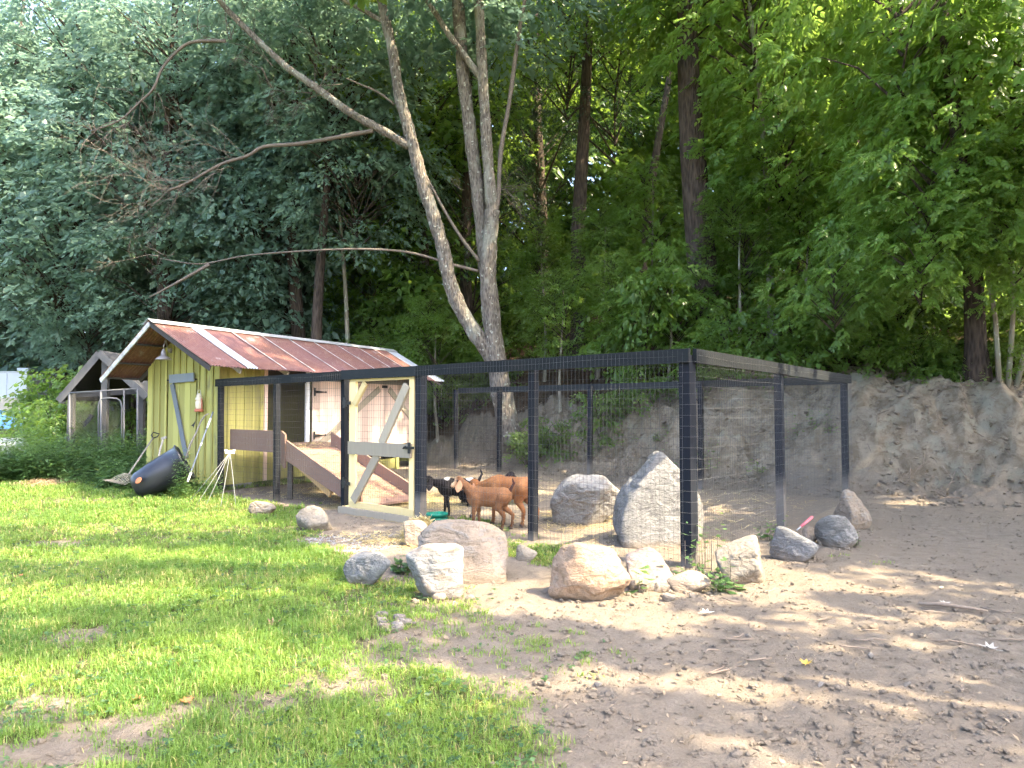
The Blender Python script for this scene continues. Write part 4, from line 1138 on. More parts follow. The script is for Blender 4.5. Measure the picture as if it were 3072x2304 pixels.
def ramp_side(v, e0, e1):
    q = [rp_(e0, v, rz(e0) - 0.12), rp_(e1, v, max(0.02, rz(e1) - 0.14)), rp_(e1, v + 0.035, max(0.02, rz(e1) - 0.14)), rp_(e0, v + 0.035, rz(e0) - 0.12)]
    MB().hexa(q + [rp_(e0, v, rz(e0) + 0.22), rp_(e1, v, rz(e1) + 0.20), rp_(e1, v + 0.035, rz(e1) + 0.20), rp_(e0, v + 0.035, rz(e0) + 0.22)]).build('side_board', 'ramp_wood', ramp)
ramp_side(0.118, 2.06, E1 + 0.05); ramp_side(1.265, 1.75, E1 + 0.05)
MB().beam(rp_(2.3, 0.25, 0.58), rp_(3.2, 0.25, 0.18), 0.04, 0.10).build('stringer', 'brace_wood', ramp)
MB().beam(rp_(2.0, 1.1, 0.0), rp_(2.0, 1.1, 0.8), 0.08, 0.08).build('prop_post', 'brace_wood', ramp)
MB().beam(rp_(2.0, 0.25, 0.0), rp_(2.0, 0.25, 0.8), 0.08, 0.08).build('prop_post', 'dark_wood', ramp)

# ================================================================== straw and hay
rs = np.random.default_rng(4)
def straws(P, L=0.12, w_=0.004, tilt=0.25, seed=0):
    n = len(P); a = rs.uniform(0, 2 * math.pi, n); ti = rs.normal(0, tilt, n)
    ax = np.stack([np.cos(a) * np.cos(ti), np.sin(a) * np.cos(ti), np.sin(ti)], 1)
    ll = L * rs.uniform(0.4, 1.3, n)[:, None]
    sdv = unit(np.cross(ax, rs.normal(0, 0.4, (n, 3)) + np.array([0, 0, 1.0]))) * w_
    p0 = P - ax * ll / 2; p2 = P + ax * ll / 2
    V = np.stack([p0 - sdv, p0 + sdv, p2 + sdv * 0.6, p2 - sdv * 0.6], 1).reshape(-1, 3)
    b = np.arange(n)[:, None] * 4
    return V, b + np.array([[0, 1, 2, 3]]), np.repeat(rs.uniform(0, 1, n), 4)
def straw_obj(name, P, parent=None, **kw):
    V, f, lv = straws(P, **kw)
    base = np.array(BASE[parent]) if parent is not None else np.zeros(3)
    return link(name, np_mesh(name, V - base, [f], {'lv': lv}), 'straw', parent)
_a = rs.uniform(0.2, 9.2, 26000); _b = rs.uniform(0.15, 6.0, 26000)
_x = NC.x + U.x * _a + Vd.x * _b; _y = NC.y + U.y * _a + Vd.y * _b
_den = 0.08 + 0.6 * sstep(0.0, 0.6, fbm(_x * 0.8, _y * 0.8, seed=81)) * sstep(5.5, 2, _b) * sstep(1.0, 3.0, _a)
_k = rs.uniform(0, 1, 26000) < _den
pts = [tuple(p) for p in np.stack([_x[_k], _y[_k], terr(_x[_k], _y[_k]) + rs.uniform(0.005, 0.03, _k.sum())], 1)]
for (px, py, sx, sy, n_) in ((405, 541, 0.35, 0.12, 500), (440, 546, 0.25, 0.14, 350), (380, 536, 0.4, 0.12, 250)):
    c = G(px, py)
    for i in range(n_): x, y = rnd.gauss(c.x, sx), rnd.gauss(c.y, sy); pts.append((x, y, tz(x, y) + rnd.uniform(0.005, 0.03)))
tag(straw_obj('scattered_straw', np.array(pts)), kind='stuff', label='loose straw scattered over the pen floor and gate threshold', cat='straw')
pts = []
for i in range(700):
    e = rnd.uniform(0.3, 4.0); v_ = rnd.uniform(0.2, 1.25) if e > 1.95 else rnd.uniform(0.2, 2.1)
    z = rz(e) if e > E0 else PZ
    p = rp_(e, v_, z + 0.012 + rnd.random() * 0.012); pts.append(p)
tag(straw_obj('straw_cover', np.array([tuple(p) for p in pts]), ramp), kind='stuff')
def hay_pile(px, py, rx, ry, h, n, label, mat='straw', name='hay_pile', L=0.14):
    c = G(px, py); t = thing(name, c, label, 'hay')
    pts = []
    for i in range(n):
        u_, a = math.sqrt(rnd.random()), rnd.uniform(0, 6.283)
        x, y = c.x + rx * u_ * math.cos(a), c.y + ry * u_ * math.sin(a)
        pts.append((x, y, tz(x, y) + h * (1 - u_ ** 2) * rnd.uniform(0.75, 1.0) + 0.01))
    o = straw_obj('straw_heap', np.array(pts), t, L=L, tilt=0.4)
    o.data.materials[0] = M[mat]
    tag(o, kind='stuff')
    V = [c + Vector((0, 0, h * 0.85))]; fs = []
    for r_ in range(1, 5):
        for s_ in range(14):
            u_ = r_ / 4; a = s_ / 14 * 6.283
            V.append(c + Vector((rx * u_ * math.cos(a), ry * u_ * math.sin(a), h * 0.85 * (1 - u_ ** 2) - 0.01)))
    for s_ in range(14): fs.append((0, 1 + s_, 1 + (s_ + 1) % 14))
    for r_ in range(3):
        for s_ in range(14): a, b_2 = 1 + r_ * 14 + s_, 1 + r_ * 14 + (s_ + 1) % 14; fs.append((a, a + 14, b_2 + 14, b_2))
    MB().add(V, fs).build('core', 'hay' if mat == 'straw' else 'dry_hay', t, True)
hay_pile(420, 538, 0.24, 0.22, 0.26, 900, 'small heap of pale hay by the gate post, next to the biggest boulder')
leafmat('old_straw', (0.20, 0.13, 0.07), (0.36, 0.25, 0.15), 0.2, (0.4, 0.3, 0.15))
hay_pile(48, 485, 0.75, 0.5, 0.10, 1500, 'flat brown heap of old cut grass on the far left lawn', 'old_straw', 'dry_grass_heap')

# ================================================================== ROCKS
import bmesh
def ico(sub):
    bm = bmesh.new(); bmesh.ops.create_icosphere(bm, subdivisions=sub, radius=1.0)
    V = np.array([v.co[:] for v in bm.verts]); Fc = np.array([[v.index for v in f.verts] for f in bm.faces]); bm.free(); return V, Fc
ICO4, ICO1, ICO3 = ico(5), ico(1), ico(3)
def rock_mesh(name, seed, size, planes=14, p=12, rough=0.06, peak=None, yaw=0.0, base=ICO4):
    rng = np.random.default_rng(seed)
    D, Fc = base
    N = unit(rng.normal(0, 1, (planes, 3))); dd = rng.uniform(0.72, 1.05, planes)
    if peak: 
        ex = np.array(peak); N = np.concatenate([unit(ex[:, :3]), N[:6]]); dd = np.concatenate([ex[:, 3], dd[:6] + 0.25])
    q = np.clip(D @ N.T / dd, 1e-3, None)
    r = (q ** p).sum(1) ** (-1 / p)
    r = np.minimum(r, 2.6)
    V = D * r[:, None]
    V = V + D * (rough * fbm(V[:, 0] * 2.2 + seed, V[:, 1] * 2.2, V[:, 2] * 2.2, seed=seed, oct=4))[:, None]
    V = V + D * (-0.05 * np.clip(0.16 - np.abs(fbm(V[:, 0] * 1.9, V[:, 1] * 1.9 + seed, V[:, 2] * 3.2, seed=seed + 5, oct=2)), 0, 1) / 0.16)[:, None]
    c_, s_ = math.cos(yaw), math.sin(yaw)
    V = np.stack([V[:, 0] * c_ - V[:, 1] * s_, V[:, 0] * s_ + V[:, 1] * c_, V[:, 2]], 1)
    lo, hi = V.min(0), V.max(0)
    V = (V - (lo + hi) / 2) / (hi - lo) * np.array(size)
    V[:, 2] += size[2] * 0.5 - size[2] * 0.24
    return np_mesh(name, V, [Fc], None, True)
ROCKS = []
def rock(x0, x1, y0, y1, mat, seed, label, depth=0.8, name='boulder', group=None, cat='boulder', **kw):
    c = G((x0 + x1) / 2, y1)
    wd = (x1 - x0) / F * c.y
    dp = wd * depth
    c = c + Vector((0, dp * 0.30, 0))
    wd = (x1 - x0) / F * (c.y - 0.1 * dp); ht = (y1 - y0) / F * c.y * 1.30
    X_ = ((x0 + x1) / 2 - 512) / F * c.y
    o = link(name, rock_mesh(name, seed, (wd, dp, ht), **kw), mat)
    o.location = (X_, c.y, tz(X_, c.y))
    if wd > 0.2: ROCKS.append((X_, c.y, wd, dp))
    return tag(o, label, cat, group)
rock(251, 279, 500, 515, 'rock_tan', 1, 'low rounded stone in the grass below the pen corner by the shed', p=8)
rock(298, 334, 506, 531, 'rock_buff', 2, 'pale blocky stone on the grass left of the gate', p=9)
rock(344, 395, 552, 589, 'rock_blue', 23, 'grey angular boulder sitting in the grass, leftmost of the front row')
rock(406, 465, 545, 599, 'rock_pale', 34, 'upright light grey boulder leaning in front of the biggest tan boulder', depth=0.6, peak=[(0.2, -1, 0.15, 0.55), (-0.85, -0.3, -0.3, 0.75), (1, 0.1, 0, 0.8), (0, 0.1, 1, 0.85), (-0.8, -0.2, 0.7, 0.9), (0, 1, 0.2, 0.6)], p=9, rough=0.08)
rock(418, 509, 524, 580, 'rock_tan', 15, 'biggest tan boulder outside the pen, behind the upright grey one', depth=0.7, peak=[(0.8, -0.55, 0.45, 0.72), (-0.1, -0.9, 0.25, 0.62), (0, -0.15, 1, 0.72), (-0.85, -0.1, 0.5, 0.85), (-1, 0, 0.0, 0.95)], p=8)
rock(516, 537, 547, 563, 'rock_buff', 6, 'small round stone in the weeds below the mid front post', p=6)
rock(547, 628, 545, 600, 'rock_orange', 57, 'large rounded orange tan boulder at the front of the row', depth=0.75, p=9)
rock(625, 675, 552, 589, 'rock_pink', 68, 'tan and grey boulder right of the orange one')
rock(665, 708, 573, 592, 'rock_tan', 9, 'low flat stone below the corner post, among bright leaves', depth=0.5, p=8)
rock(712, 768, 540, 583, 'rock_buff', 71, 'wedge shaped tan boulder right of the corner post', peak=[(-0.55, -0.2, 0.8, 0.62), (0.9, -0.4, 0.1, 0.75), (-0.3, -0.9, 0.2, 0.7), (0, 1, 0.1, 0.8)])
rock(769, 816, 528, 562, 'rock_blue', 11, 'smooth grey boulder below the middle post of the right side', p=8)
rock(812, 853, 515, 548, 'rock_grey', 12, 'rounded grey boulder second from the far end of the right row', p=8)
rock(832, 871, 490, 529, 'rock_tan', 83, 'pale tan boulder at the far end of the right row')
rock(800, 816, 527, 544, 'rock_tan', 14, 'small tan stone wedged between two grey boulders', p=8, cat='stone', name='stone')
rock(549, 624, 477, 526, 'rock_pale', 95, 'white capped brown boulder inside the pen', depth=0.8, peak=[(-0.3, -0.9, -0.25, 0.62), (0.7, -0.6, -0.35, 0.7), (0.1, -0.5, 0.85, 0.68), (-0.8, 0, 0.55, 0.78), (0.75, -0.1, 0.6, 0.85), (0, 0.2, 1, 0.72)], p=10)
rock(614, 706, 455, 546, 'rock_grey', 16, 'tall pointed grey boulder inside the pen', depth=0.75, peak=[(-0.80, -0.15, 0.50, 0.40), (0.76, 0.05, 0.50, 0.42), (0.1, -0.92, 0.34, 0.40), (0, 0.9, 0.4, 0.42), (-0.98, 0, 0.05, 0.60), (0.95, -0.2, 0.0, 0.64), (0.25, -0.1, 1, 0.64)], p=14, rough=0.04)
rock(404, 428, 521, 546, 'rock_tan', 18, 'tan stone half buried in hay beside the gate post', p=8, cat='stone', name='stone')
# small loose stones
sm = [(640, 592, 9, 8), (622, 585, 8, 7), (655, 591, 7, 9), (664, 589, 8, 8), (667, 601, 14, 7), (610, 592, 6, 5), (440, 602, 14, 9), (470, 601, 10, 7), (455, 606, 7, 5), (820, 546, 10, 8), (834, 541, 9, 8), (700, 580, 10, 9), (712, 583, 12, 9), (722, 588, 8, 7), (690, 598, 7, 5), (868, 630, 12, 6), (745, 640, 7, 5), (866, 660, 7, 5), (985, 622, 15, 8), (900, 690, 11, 6), (815, 690, 8, 5), (760, 725, 7, 5), (560, 660, 8, 4), (597, 690, 9, 5)]
for i, (px, py, w_, h_) in enumerate(sm):
    rock(px - w_ / 2, px + w_ / 2, py - h_, py, ('rock_tan', 'rock_grey', 'rock_pale')[i % 3], 200 + i, ('little stone at the foot of the boulders round the corner post' if py < 604 and 600 < px < 730 else 'little stone below the upright light grey boulder' if px < 480 else 'little stone by the far right boulders' if py < 550 else 'stone lying loose on the open dirt'), name='stone', cat='stone', group='loose stones on the dirt', base=ICO3)
for i in range(16):
    px, py = 395 + rnd.gauss(0, 10), 627 + rnd.gauss(0, 5); w_ = rnd.uniform(6, 15)
    rock(px - w_ / 2, px + w_ / 2, py - w_ * 0.55, py, ('rock_grey', 'rock_pale', 'rock_tan')[i % 3], 260 + i, 'one of the small stones in the heap at the edge of the lawn', name='stone', cat='stone', group='little heap of stones at the lawn edge', base=ICO3)

# pebbles and clods
rp_g = np.random.default_rng(9)
def pebbles(n, fn, smin, smax, seed):
    D, Fc = ICO1
    P = fn(n); n = len(P)
    s = smin * (smax / smin) ** (rp_g.uniform(0, 1, n) ** 2.2)
    sh = rp_g.uniform(0.6, 1.3, (n, 1, 3)) * np.array([1, 1, 0.65]); jit = rp_g.uniform(0.75, 1.2, (n, len(D), 1))
    V = D[None] * sh * jit * s[:, None, None] + P[:, None] + np.array([0, 0, 0.25]) * s[:, None, None]
    f = (Fc[None] + (np.arange(n) * len(D))[:, None, None]).reshape(-1, 3)
    return V.reshape(-1, 3), f
def dirt_pts(n):
    Y_ = 2.5 + 9.5 * rp_g.uniform(0, 1, n) ** 1.7; X_ = rp_g.uniform(-0.75, 0.8, n) * Y_
    g = grass_cover(X_, Y_); a, b = in_pen(X_, Y_); keep = (rp_g.uniform(0, 1, n) > g * 1.3) & ~((a > 0) & (b > 0))
    X_, Y_ = X_[keep], Y_[keep]
    return np.stack([X_, Y_, terr(X_, Y_)], 1)
V1, f1 = pebbles(24000, dirt_pts, 0.0035, 0.024, 1)
def bank_pts(n):
    X_ = rp_g.uniform(-1, 9.5, n); s = rp_g.uniform(-0.6, 1.9, n); Y_ = np.interp(X_, FX, FY) + s / 0.76
    return np.stack([X_, Y_, terr(X_, Y_)], 1)
V2, f2 = pebbles(5200, bank_pts, 0.008, 0.06, 2)
def ring_pts(n):
    out = []
    for x, y, wd, dp in ROCKS:
        m = int(70 * wd); a = rp_g.uniform(0, 6.28, m); r_ = rp_g.uniform(0.40, 0.62, m)
        out.append(np.stack([x + wd * r_ * np.cos(a), y + dp * r_ * np.sin(a)], 1))
    q = np.concatenate(out); return np.stack([q[:, 0], q[:, 1], terr(q[:, 0], q[:, 1])], 1)
V3, f3 = pebbles(0, ring_pts, 0.008, 0.035, 4)
f2 = np.concatenate([f2, f3 + len(V2)]); V2 = np.concatenate([V2, V3])
tag(link('dirt_clods', np_mesh('dirt_clods', np.concatenate([V1, V2]), [np.concatenate([f1, f2 + len(V1)])], {k_: np.zeros(len(V1) + len(V2)) for k_ in 'ghfcv'}), 'ground_soil'), 'loose dirt clods and grit on the bare ground', 'dirt', kind='stuff')
def grav_pts(n):
    c = G(352, 541); X_ = rp_g.normal(c.x, 0.42, n); Y_ = rp_g.normal(c.y, 0.34, n); return np.stack([X_, Y_, terr(X_, Y_)], 1)
V1, f1 = pebbles(1800, grav_pts, 0.008, 0.02, 3)
tag(link('gravel', np_mesh('gravel', V1, [f1]), 'rock_grey'), 'grey gravel spread before the gate', 'gravel', kind='stuff')

# ================================================================== GOATS
def capsule(mb, a, b, ra, rb, n=10):
    a, b = Vector(a), Vector(b); pts, rad = [], []
    d = (b - a)
    L_ = d.length; d = d / max(L_, 1e-6)
    for k_ in range(4): th = (k_) / 4 * math.pi / 2; pts.append(a - d * ra * math.cos(th)); rad.append(max(0.002, ra * math.sin(th)))
    for k_ in range(5): pts.append(a + d * L_ * k_ / 4); rad.append(ra + (rb - ra) * k_ / 4)
    for k_ in range(1, 5): th = math.pi / 2 * (1 - k_ / 4); pts.append(b + d * rb * math.cos(th)); rad.append(max(0.002, rb * math.sin(th)))
    mb.tube(pts, rad, n, True)
def ell(mb, c, r, n=12):
    D, Fc = ICO3
    mb.add([Vector((c[0] + d[0] * r[0], c[1] + d[1] * r[1], c[2] + d[2] * r[2])) for d in D], [tuple(int(i) for i in f) for f in Fc])
def goat(px, py, Y, heading, scale, mat, label, pose='stand', head=(0.42, 0.0, 0.62), nose=(0.53, 0.0, 0.565), ear_mat='fur_ear', tail_mat='fur_dark_tail'):
    g = G(px, py); x = (px - 512) / F * Y
    loc = Vector((x, Y, tz(x, Y) + 0.005))
    t = thing('goat', loc, label, 'goat')
    t.rotation_euler = (0, 0, heading); t.scale = (scale,) * 3
    BASE[t] = Vector((0, 0, 0))
    mb = MB()
    dz = 0 if pose == 'stand' else -0.27
    ell(mb, (0.15, 0, 0.405 + dz), (0.135, 0.095, 0.135)); ell(mb, (0.0, 0, 0.395 + dz), (0.19, 0.105, 0.118)); ell(mb, (-0.17, 0, 0.42 + dz), (0.125, 0.092, 0.112))
    capsule(mb, (0.14, 0, 0.475 + dz), (-0.20, 0, 0.475 + dz), 0.05, 0.05)
    h = Vector(head); ns = Vector(nose)
    if pose != 'stand': h.z += dz; ns.z += dz
    capsule(mb, (0.20, 0, 0.44 + dz), h - Vector((0.05, 0, 0.03)), 0.085, 0.048)
    ell(mb, h, (0.062, 0.045, 0.052)); capsule(mb, h + (ns - h) * 0.2, ns, 0.042, 0.026); ell(mb, h + Vector((0.012, 0, 0.022)), (0.05, 0.035, 0.04))
    if pose == 'stand':
        for s in (-1, 1):
            fw = 0.03 * s
            for a, b, ra, rb in (((0.15, .065 * s, .40), (0.165 + fw * .5, .062 * s, .22), .052, .026), ((0.165 + fw * .5, .062 * s, .22), (0.16 + fw, .06 * s, .07), .025, .017), ((0.16 + fw, .06 * s, .07), (0.172 + fw, .06 * s, .018), .018, .021)): capsule(mb, a, b, ra, rb, 8)
            bw = 0.05 * s
            for a, b, ra, rb in (((-0.19, .055 * s, .41), (-0.15 + bw * .4, .066 * s, .28), .078, .048), ((-0.15 + bw * .4, .066 * s, .28), (-0.245 + bw, .062 * s, .18), .042, .024), ((-0.245 + bw, .062 * s, .18), (-0.232 + bw, .06 * s, .065), .022, .017), ((-0.232 + bw, .06 * s, .065), (-0.215 + bw, .06 * s, .018), .018, .021)): capsule(mb, a, b, ra, rb, 8)
    else:
        for s in (-1, 1):
            capsule(mb, (0.17, .075 * s, .09), (0.26, .085 * s, .035), .045, .025, 8); capsule(mb, (0.26, .085 * s, .035), (0.14, .10 * s, .025), .024, .018, 8)
            capsule(mb, (-0.17, .085 * s, .10), (-0.05, .12 * s, .06), .07, .04, 8); capsule(mb, (-0.05, .12 * s, .06), (-0.20, .14 * s, .025), .03, .02, 8)
    me = bpy.data.meshes.new('body'); me.from_pydata([tuple(p) for p in mb.v], [], mb.f)
    tmp = bpy.data.objects.new('tmp', me); COL.objects.link(tmp)
    md = tmp.modifiers.new('r', 'REMESH'); md.mode = 'VOXEL'; md.voxel_size = 0.011
    ms = tmp.modifiers.new('s', 'SMOOTH'); ms.factor = 0.5; ms.iterations = 5
    dg = bpy.context.evaluated_depsgraph_get(); me2 = bpy.data.meshes.new_from_object(tmp.evaluated_get(dg)); bpy.data.objects.remove(tmp); bpy.data.meshes.remove(me)
    me2.name = 'body'; me2.polygons.foreach_set('use_smooth', [True] * len(me2.polygons)); me2.materials.clear()
    link('body', me2, mat, t)
    nf = len(me2.polygons); cen = np.zeros(nf * 3, dtype=np.float32); nor = np.zeros(nf * 3, dtype=np.float32)
    me2.polygons.foreach_get('center', cen); me2.polygons.foreach_get('normal', nor); cen = cen.reshape(-1, 3); nor = nor.reshape(-1, 3)
    hr = np.random.default_rng(int(px)); pk = hr.integers(0, nf, 9000); c3, n3_ = cen[pk], nor[pk]
    dirv = np.array([-0.7, 0, -0.75]) + hr.normal(0, 0.3, (9000, 3)); dirv = dirv - n3_ * (dirv * n3_).sum(1, keepdims=True); dirv = unit(dirv) + 0.28 * n3_
    Vh, fh, lvh = leaf_arrays(c3 + hr.normal(0, 0.003, c3.shape), dirv, n3_, hr.uniform(0.012, 0.026, 9000), np.full(9000, 0.004), hr.uniform(0, 1, 9000), curl=0.1)
    tag(link('coat', np_mesh('coat', Vh, [fh]), mat, t), kind='stuff')
    for s in (-1, 1):
        e0 = h + Vector((-0.02, 0.042 * s, 0.012)); m2 = MB()
        D, Fc = ICO3
        vs = []
        for d in D:
            q = (1 - d[2]) / 2         # 0 at the top, 1 at the tip
            wd = 0.010 + 0.026 * math.sin(min(1, q * 1.15) * math.pi * 0.75)
            vs.append(e0 + Vector((d[0] * wd * 1.3 + 0.02 * q, s * (0.02 + 0.03 * q) * q + d[1] * 0.007 + s * 0.012, -0.15 * q + 0.005)))
        m2.add(vs, [tuple(int(i) for i in f) for f in Fc]); m2.build('ear', ear_mat, t, True)
        m3 = MB(); c_ = h + (ns - h) * 0.22 + Vector((0, 0.040 * s, 0.016)); ell(m3, c_, (0.011, 0.007, 0.010)); m3.build('eye', 'eye', t, True)
    m4 = MB(); capsule(m4, (-0.27, 0, 0.485 + dz), (-0.315, 0, 0.575 + dz), 0.024, 0.014, 8); capsule(m4, (-0.315, 0, 0.575 + dz), (-0.30, 0, 0.63 + dz), 0.017, 0.008, 8); m4.build('tail', tail_mat, t, True)
    if pose == 'stand':
        for s in (-1, 1):
            for hx in (0.172 + 0.03 * s, -0.215 + 0.05 * s):
                m5 = MB(); m5.lathe((hx, .06 * s, 0), [(0.0, 0.0), (0.026, 0.0), (0.021, 0.035), (0.0, 0.036)], 8); m5.build('hoof', 'hoof', t)
    return t
goat(489, 534, 8.85, R(180 - 8), 1.02, 'fur_brown', 'brown goat with a cream face standing sideways behind the front mesh', head=(0.37, 0.03, 0.60), nose=(0.44, 0.10, 0.55))
goat(511, 534, 9.15, R(180 - 32), 1.22, 'fur_orange', 'orange brown goat behind the cream faced one, seen against the post', head=(0.46, 0.02, 0.42), nose=(0.55, 0.02, 0.33))
goat(459, 525, 9.9, R(180 + 6), 1.05, 'fur_pied', 'black and white goat lowering its head beside the green bucket', head=(0.40, 0.0, 0.50), nose=(0.49, 0.0, 0.40), ear_mat='fur_black', tail_mat='fur_black')
goat(480, 512, 11.2, R(20), 1.25, 'fur_black', 'black goat resting on the ground farthest back in the pen', pose='lie', ear_mat='fur_black', tail_mat='fur_black')

# green feed bucket
c = G(437, 528); bu = thing('feed_bucket', c, 'green plastic feed tub beside the gate post', 'bucket')
MB().lathe(c, [(0, 0.01), (0.105, 0.01), (0.135, 0.17), (0.145, 0.17), (0.145, 0.195), (0.128, 0.195), (0.10, 0.03), (0, 0.03)], 24).build('tub', 'green_plastic', bu, True)
MB().lathe(c, [(0.139, 0.12), (0.147, 0.125), (0.147, 0.135), (0.140, 0.14)], 24).build('rim_band', 'green_plastic', bu, True)

# ================================================================== TOOLS BY THE SHED
tc = G(147, 498)
tub = thing('black_tub', tc, 'big black plastic tub tipped over beside the shed with tools leaning on it', 'tub')
axd = Vector((0.74, 0.30, 0.44)).normalized()
c0 = A(134, 488.5, 12.3)
n_ = 28
prof = [(0.0, 0.0), (0.12, 0.0), (0.19, 0.03), (0.24, 0.12), (0.29, 0.40), (0.32, 0.68), (0.33, 0.88), (0.345, 0.89), (0.345, 0.93), (0.315, 0.93), (0.30, 0.75), (0.23, 0.15), (0.0, 0.06)]
b = MB().lathe(c0, prof, n_, axd)
b.v = [tuple(Vector(p) + (Vector(p) - c0).normalized() * 0.016 * math.sin(p[2] * 31 + p[0] * 9) * min(1, (Vector(p) - c0).length * 2)) for p in b.v]
b.build('tub_body', 'black_plastic', tub, True)
rimc = c0 + axd * 0.915
x_ = axd.orthogonal().normalized(); y_ = axd.cross(x_)
MB().tube([rimc + (x_ * math.cos(a / 24 * 6.2832) + y_ * math.sin(a / 24 * 6.2832)) * 0.345 for a in range(25)], 0.016, 6, False).build('rolled_rim', 'black_plastic', tub, True)
st = A(138.5, 480.5, 12.05)
MB().lathe(st, [(0, 0.012), (0.055, 0.010), (0.065, 0)], 10, Vector((-0.3, -0.8, 0.5))).build('sticker', 'orange_leaf', tub)

def pole(name, pts, r, mat, label, cat, extra=None):
    t = thing(name, pts[0], label, cat)
    MB().tube(pts, r, 8).build('handle', mat, t, True)
    return t
# pitchfork
p_top, p_bot = A(153, 438, 13.55), A(129, 474, 12.75)
t = pole('pitchfork', [p_bot, p_bot.lerp(p_top, 0.5), p_top], 0.016, 'grey_wood', 'pitchfork with a black D grip leaning on the left corner of the shed', 'pitchfork')
d = (p_top - p_bot).normalized(); sx = Vector((0.8, 0.5, -0.3)).normalized()
MB().tube([p_top, p_top + d * 0.06 + sx * 0.055, p_top + d * 0.15 + sx * 0.055, p_top + d * 0.15 - sx * 0.055, p_top + d * 0.06 - sx * 0.055, p_top], 0.013, 6, False).build('grip', 'black_metal', t, True)
for i in range(9):
    o = (i - 4) * 0.032
    q = p_bot + sx * o * 1.1
    MB().tube([p_bot + sx * o * 0.6, q + Vector((-0.02, -0.05, -0.06)), q + Vector((-0.08, -0.16, -0.12)), q + Vector((-0.14, -0.26, -0.13)) + sx * o * 0.3], 0.006, 5).build('tine', 'grey_wood', t)
# shovel handle standing in the tub
t = pole('shovel', [A(157, 470, 12.75), A(160, 450, 13.0), A(163, 440, 13.1)], 0.018, 'grey_wood', 'weathered wooden shovel handle standing in the black tub', 'shovel')
MB().beam(A(161.5, 439, 13.1), A(166.5, 437, 13.1), 0.03, 0.05).build('grip', 'grey_wood', t)
b = MB(); q = A(157, 470, 12.75); b.add([q + Vector((-.09, 0, 0.05)), q + Vector((.09, 0, 0.05)), q + Vector((.08, 0.02, -.15)), q + Vector((0, .03, -.24)), q + Vector((-.08, .02, -.15))], [(0, 1, 2, 3, 4)]); b.build('blade', 'black_metal', t)
# long pole tool
t = pole('long_pole', [A(187.5, 482, 12.2), A(200, 447, 12.75), A(213, 412, 13.1)], 0.014, 'blue_grey_wood', 'long blue grey pole with white tape leaning on the shed corner', 'pole')
for a, b2 in ((0.0, 0.13), (0.5, 0.54), (0.76, 0.9)):
    p, q = A(187.5, 482, 12.2), A(213, 412, 13.1)
    MB().tube([p.lerp(q, a), p.lerp(q, (a + b2) / 2) + Vector((0, 0.0, 0)), p.lerp(q, b2)], 0.017, 8).build('tape', 'white_paint', t, True)
# scythe like bent handle
t = pole('bent_handle', [A(185, 460, 12.7), A(190, 445, 12.85), A(196.5, 432, 12.95), A(201, 421, 13.0), A(205, 415.5, 13.0), A(209, 413.5, 13.0)], [0.017, 0.017, 0.016, 0.015, 0.014, 0.012], 'grey_wood', 'bent wooden handle resting on the gable door', 'tool handle')
b = MB(); q = A(194.5, 425, 12.9)
b.add([q, q + Vector((0.03, 0, 0.10)), q + Vector((-.02, 0, 0.03)), q + Vector((-.07, 0, -0.02)), q + Vector((-.03, 0, -.02)), q + Vector((-.02, 0, -.06))], [(0, 1, 2), (0, 2, 3), (0, 3, 4), (0, 4, 5)]); b.build('iron_bracket', 'black_metal', t)
# white fan of rods
top = A(230, 452.5, 11.75)
t = thing('rod_stand', G(212, 506), 'white metal fan of five rods standing in the grass before the pen corner', 'stand')
for fx, fy in ((188.7, 502), (196, 505.6), (205.6, 506.2), (220.6, 507), (235.7, 505)):
    f_ = G(fx, fy)
    MB().tube([f_, f_.lerp(top, 0.5) + Vector((0.004, 0, 0)), top + (f_ - top) * 0.02], 0.004, 6).build('rod', 'rod_metal', t, True)
b = MB(); b.obox(top + Vector((-0.075, -0.02, -0.015)), (0.15, 0, 0), (0, 0.04, 0), (0, 0, 0.045)); b.obox(top + Vector((-0.09, -0.015, 0.03)), (0.04, 0, 0), (0, 0.03, 0), (0, 0, 0.02)); b.obox(top + Vector((0.055, -0.015, 0.03)), (0.03, 0, 0), (0, 0.03, 0), (0, 0, 0.02)); b.build('bracket', 'white_paint', t)

# pink handled trowel on the rocks
a, b2 = A(797, 530, 8.6), A(812, 517, 8.75)
t = thing('hand_tool', a, 'small pink handled hand tool wedged between the grey boulders', 'trowel')
MB().tube([a.lerp(b2, 0.25), b2], [0.016, 0.021], 8).build('grip', 'pink_plastic', t, True)
MB().tube([a, a.lerp(b2, 0.27)], 0.008, 6).build('shank', 'galvanised_metal', t, True)

# ================================================================== KENNEL
KY = 17.0
ken = thing('kennel', (at_px(104, KY), KY, 0), 'open gabled kennel with a chain link front left of the shed', 'kennel')
ap, le, ri = A(100, 352, KY), A(59, 400, KY), A(148, 396, KY)
bk = Vector((-0.35, 3.2, 0))
def slab(p, q, th, name, mat, d):
    nrm = Vector((0, 0, th)); MB().hexa([p, q, q + d, p + d, p + nrm, q + nrm, q + d + nrm, p + d + nrm]).build(name, mat, ken)
slab(le, ap, 0.05, 'roof_slope', 'dark_wood', bk); slab(ap, ri, 0.05, 'roof_slope', 'old_timber', bk)
MB().beam(ap + Vector((0, -0.02, -0.03)), le + Vector((0, -0.02, -0.03)), 0.03, 0.17, side=(0, 1, 0)).build('rake_board', 'old_timber', ken)
MB().beam(ap + Vector((0, -0.055, -0.03)), ri + Vector((0, -0.055, -0.03)), 0.03, 0.17, side=(0, 1, 0)).build('rake_board', 'old_timber', ken)
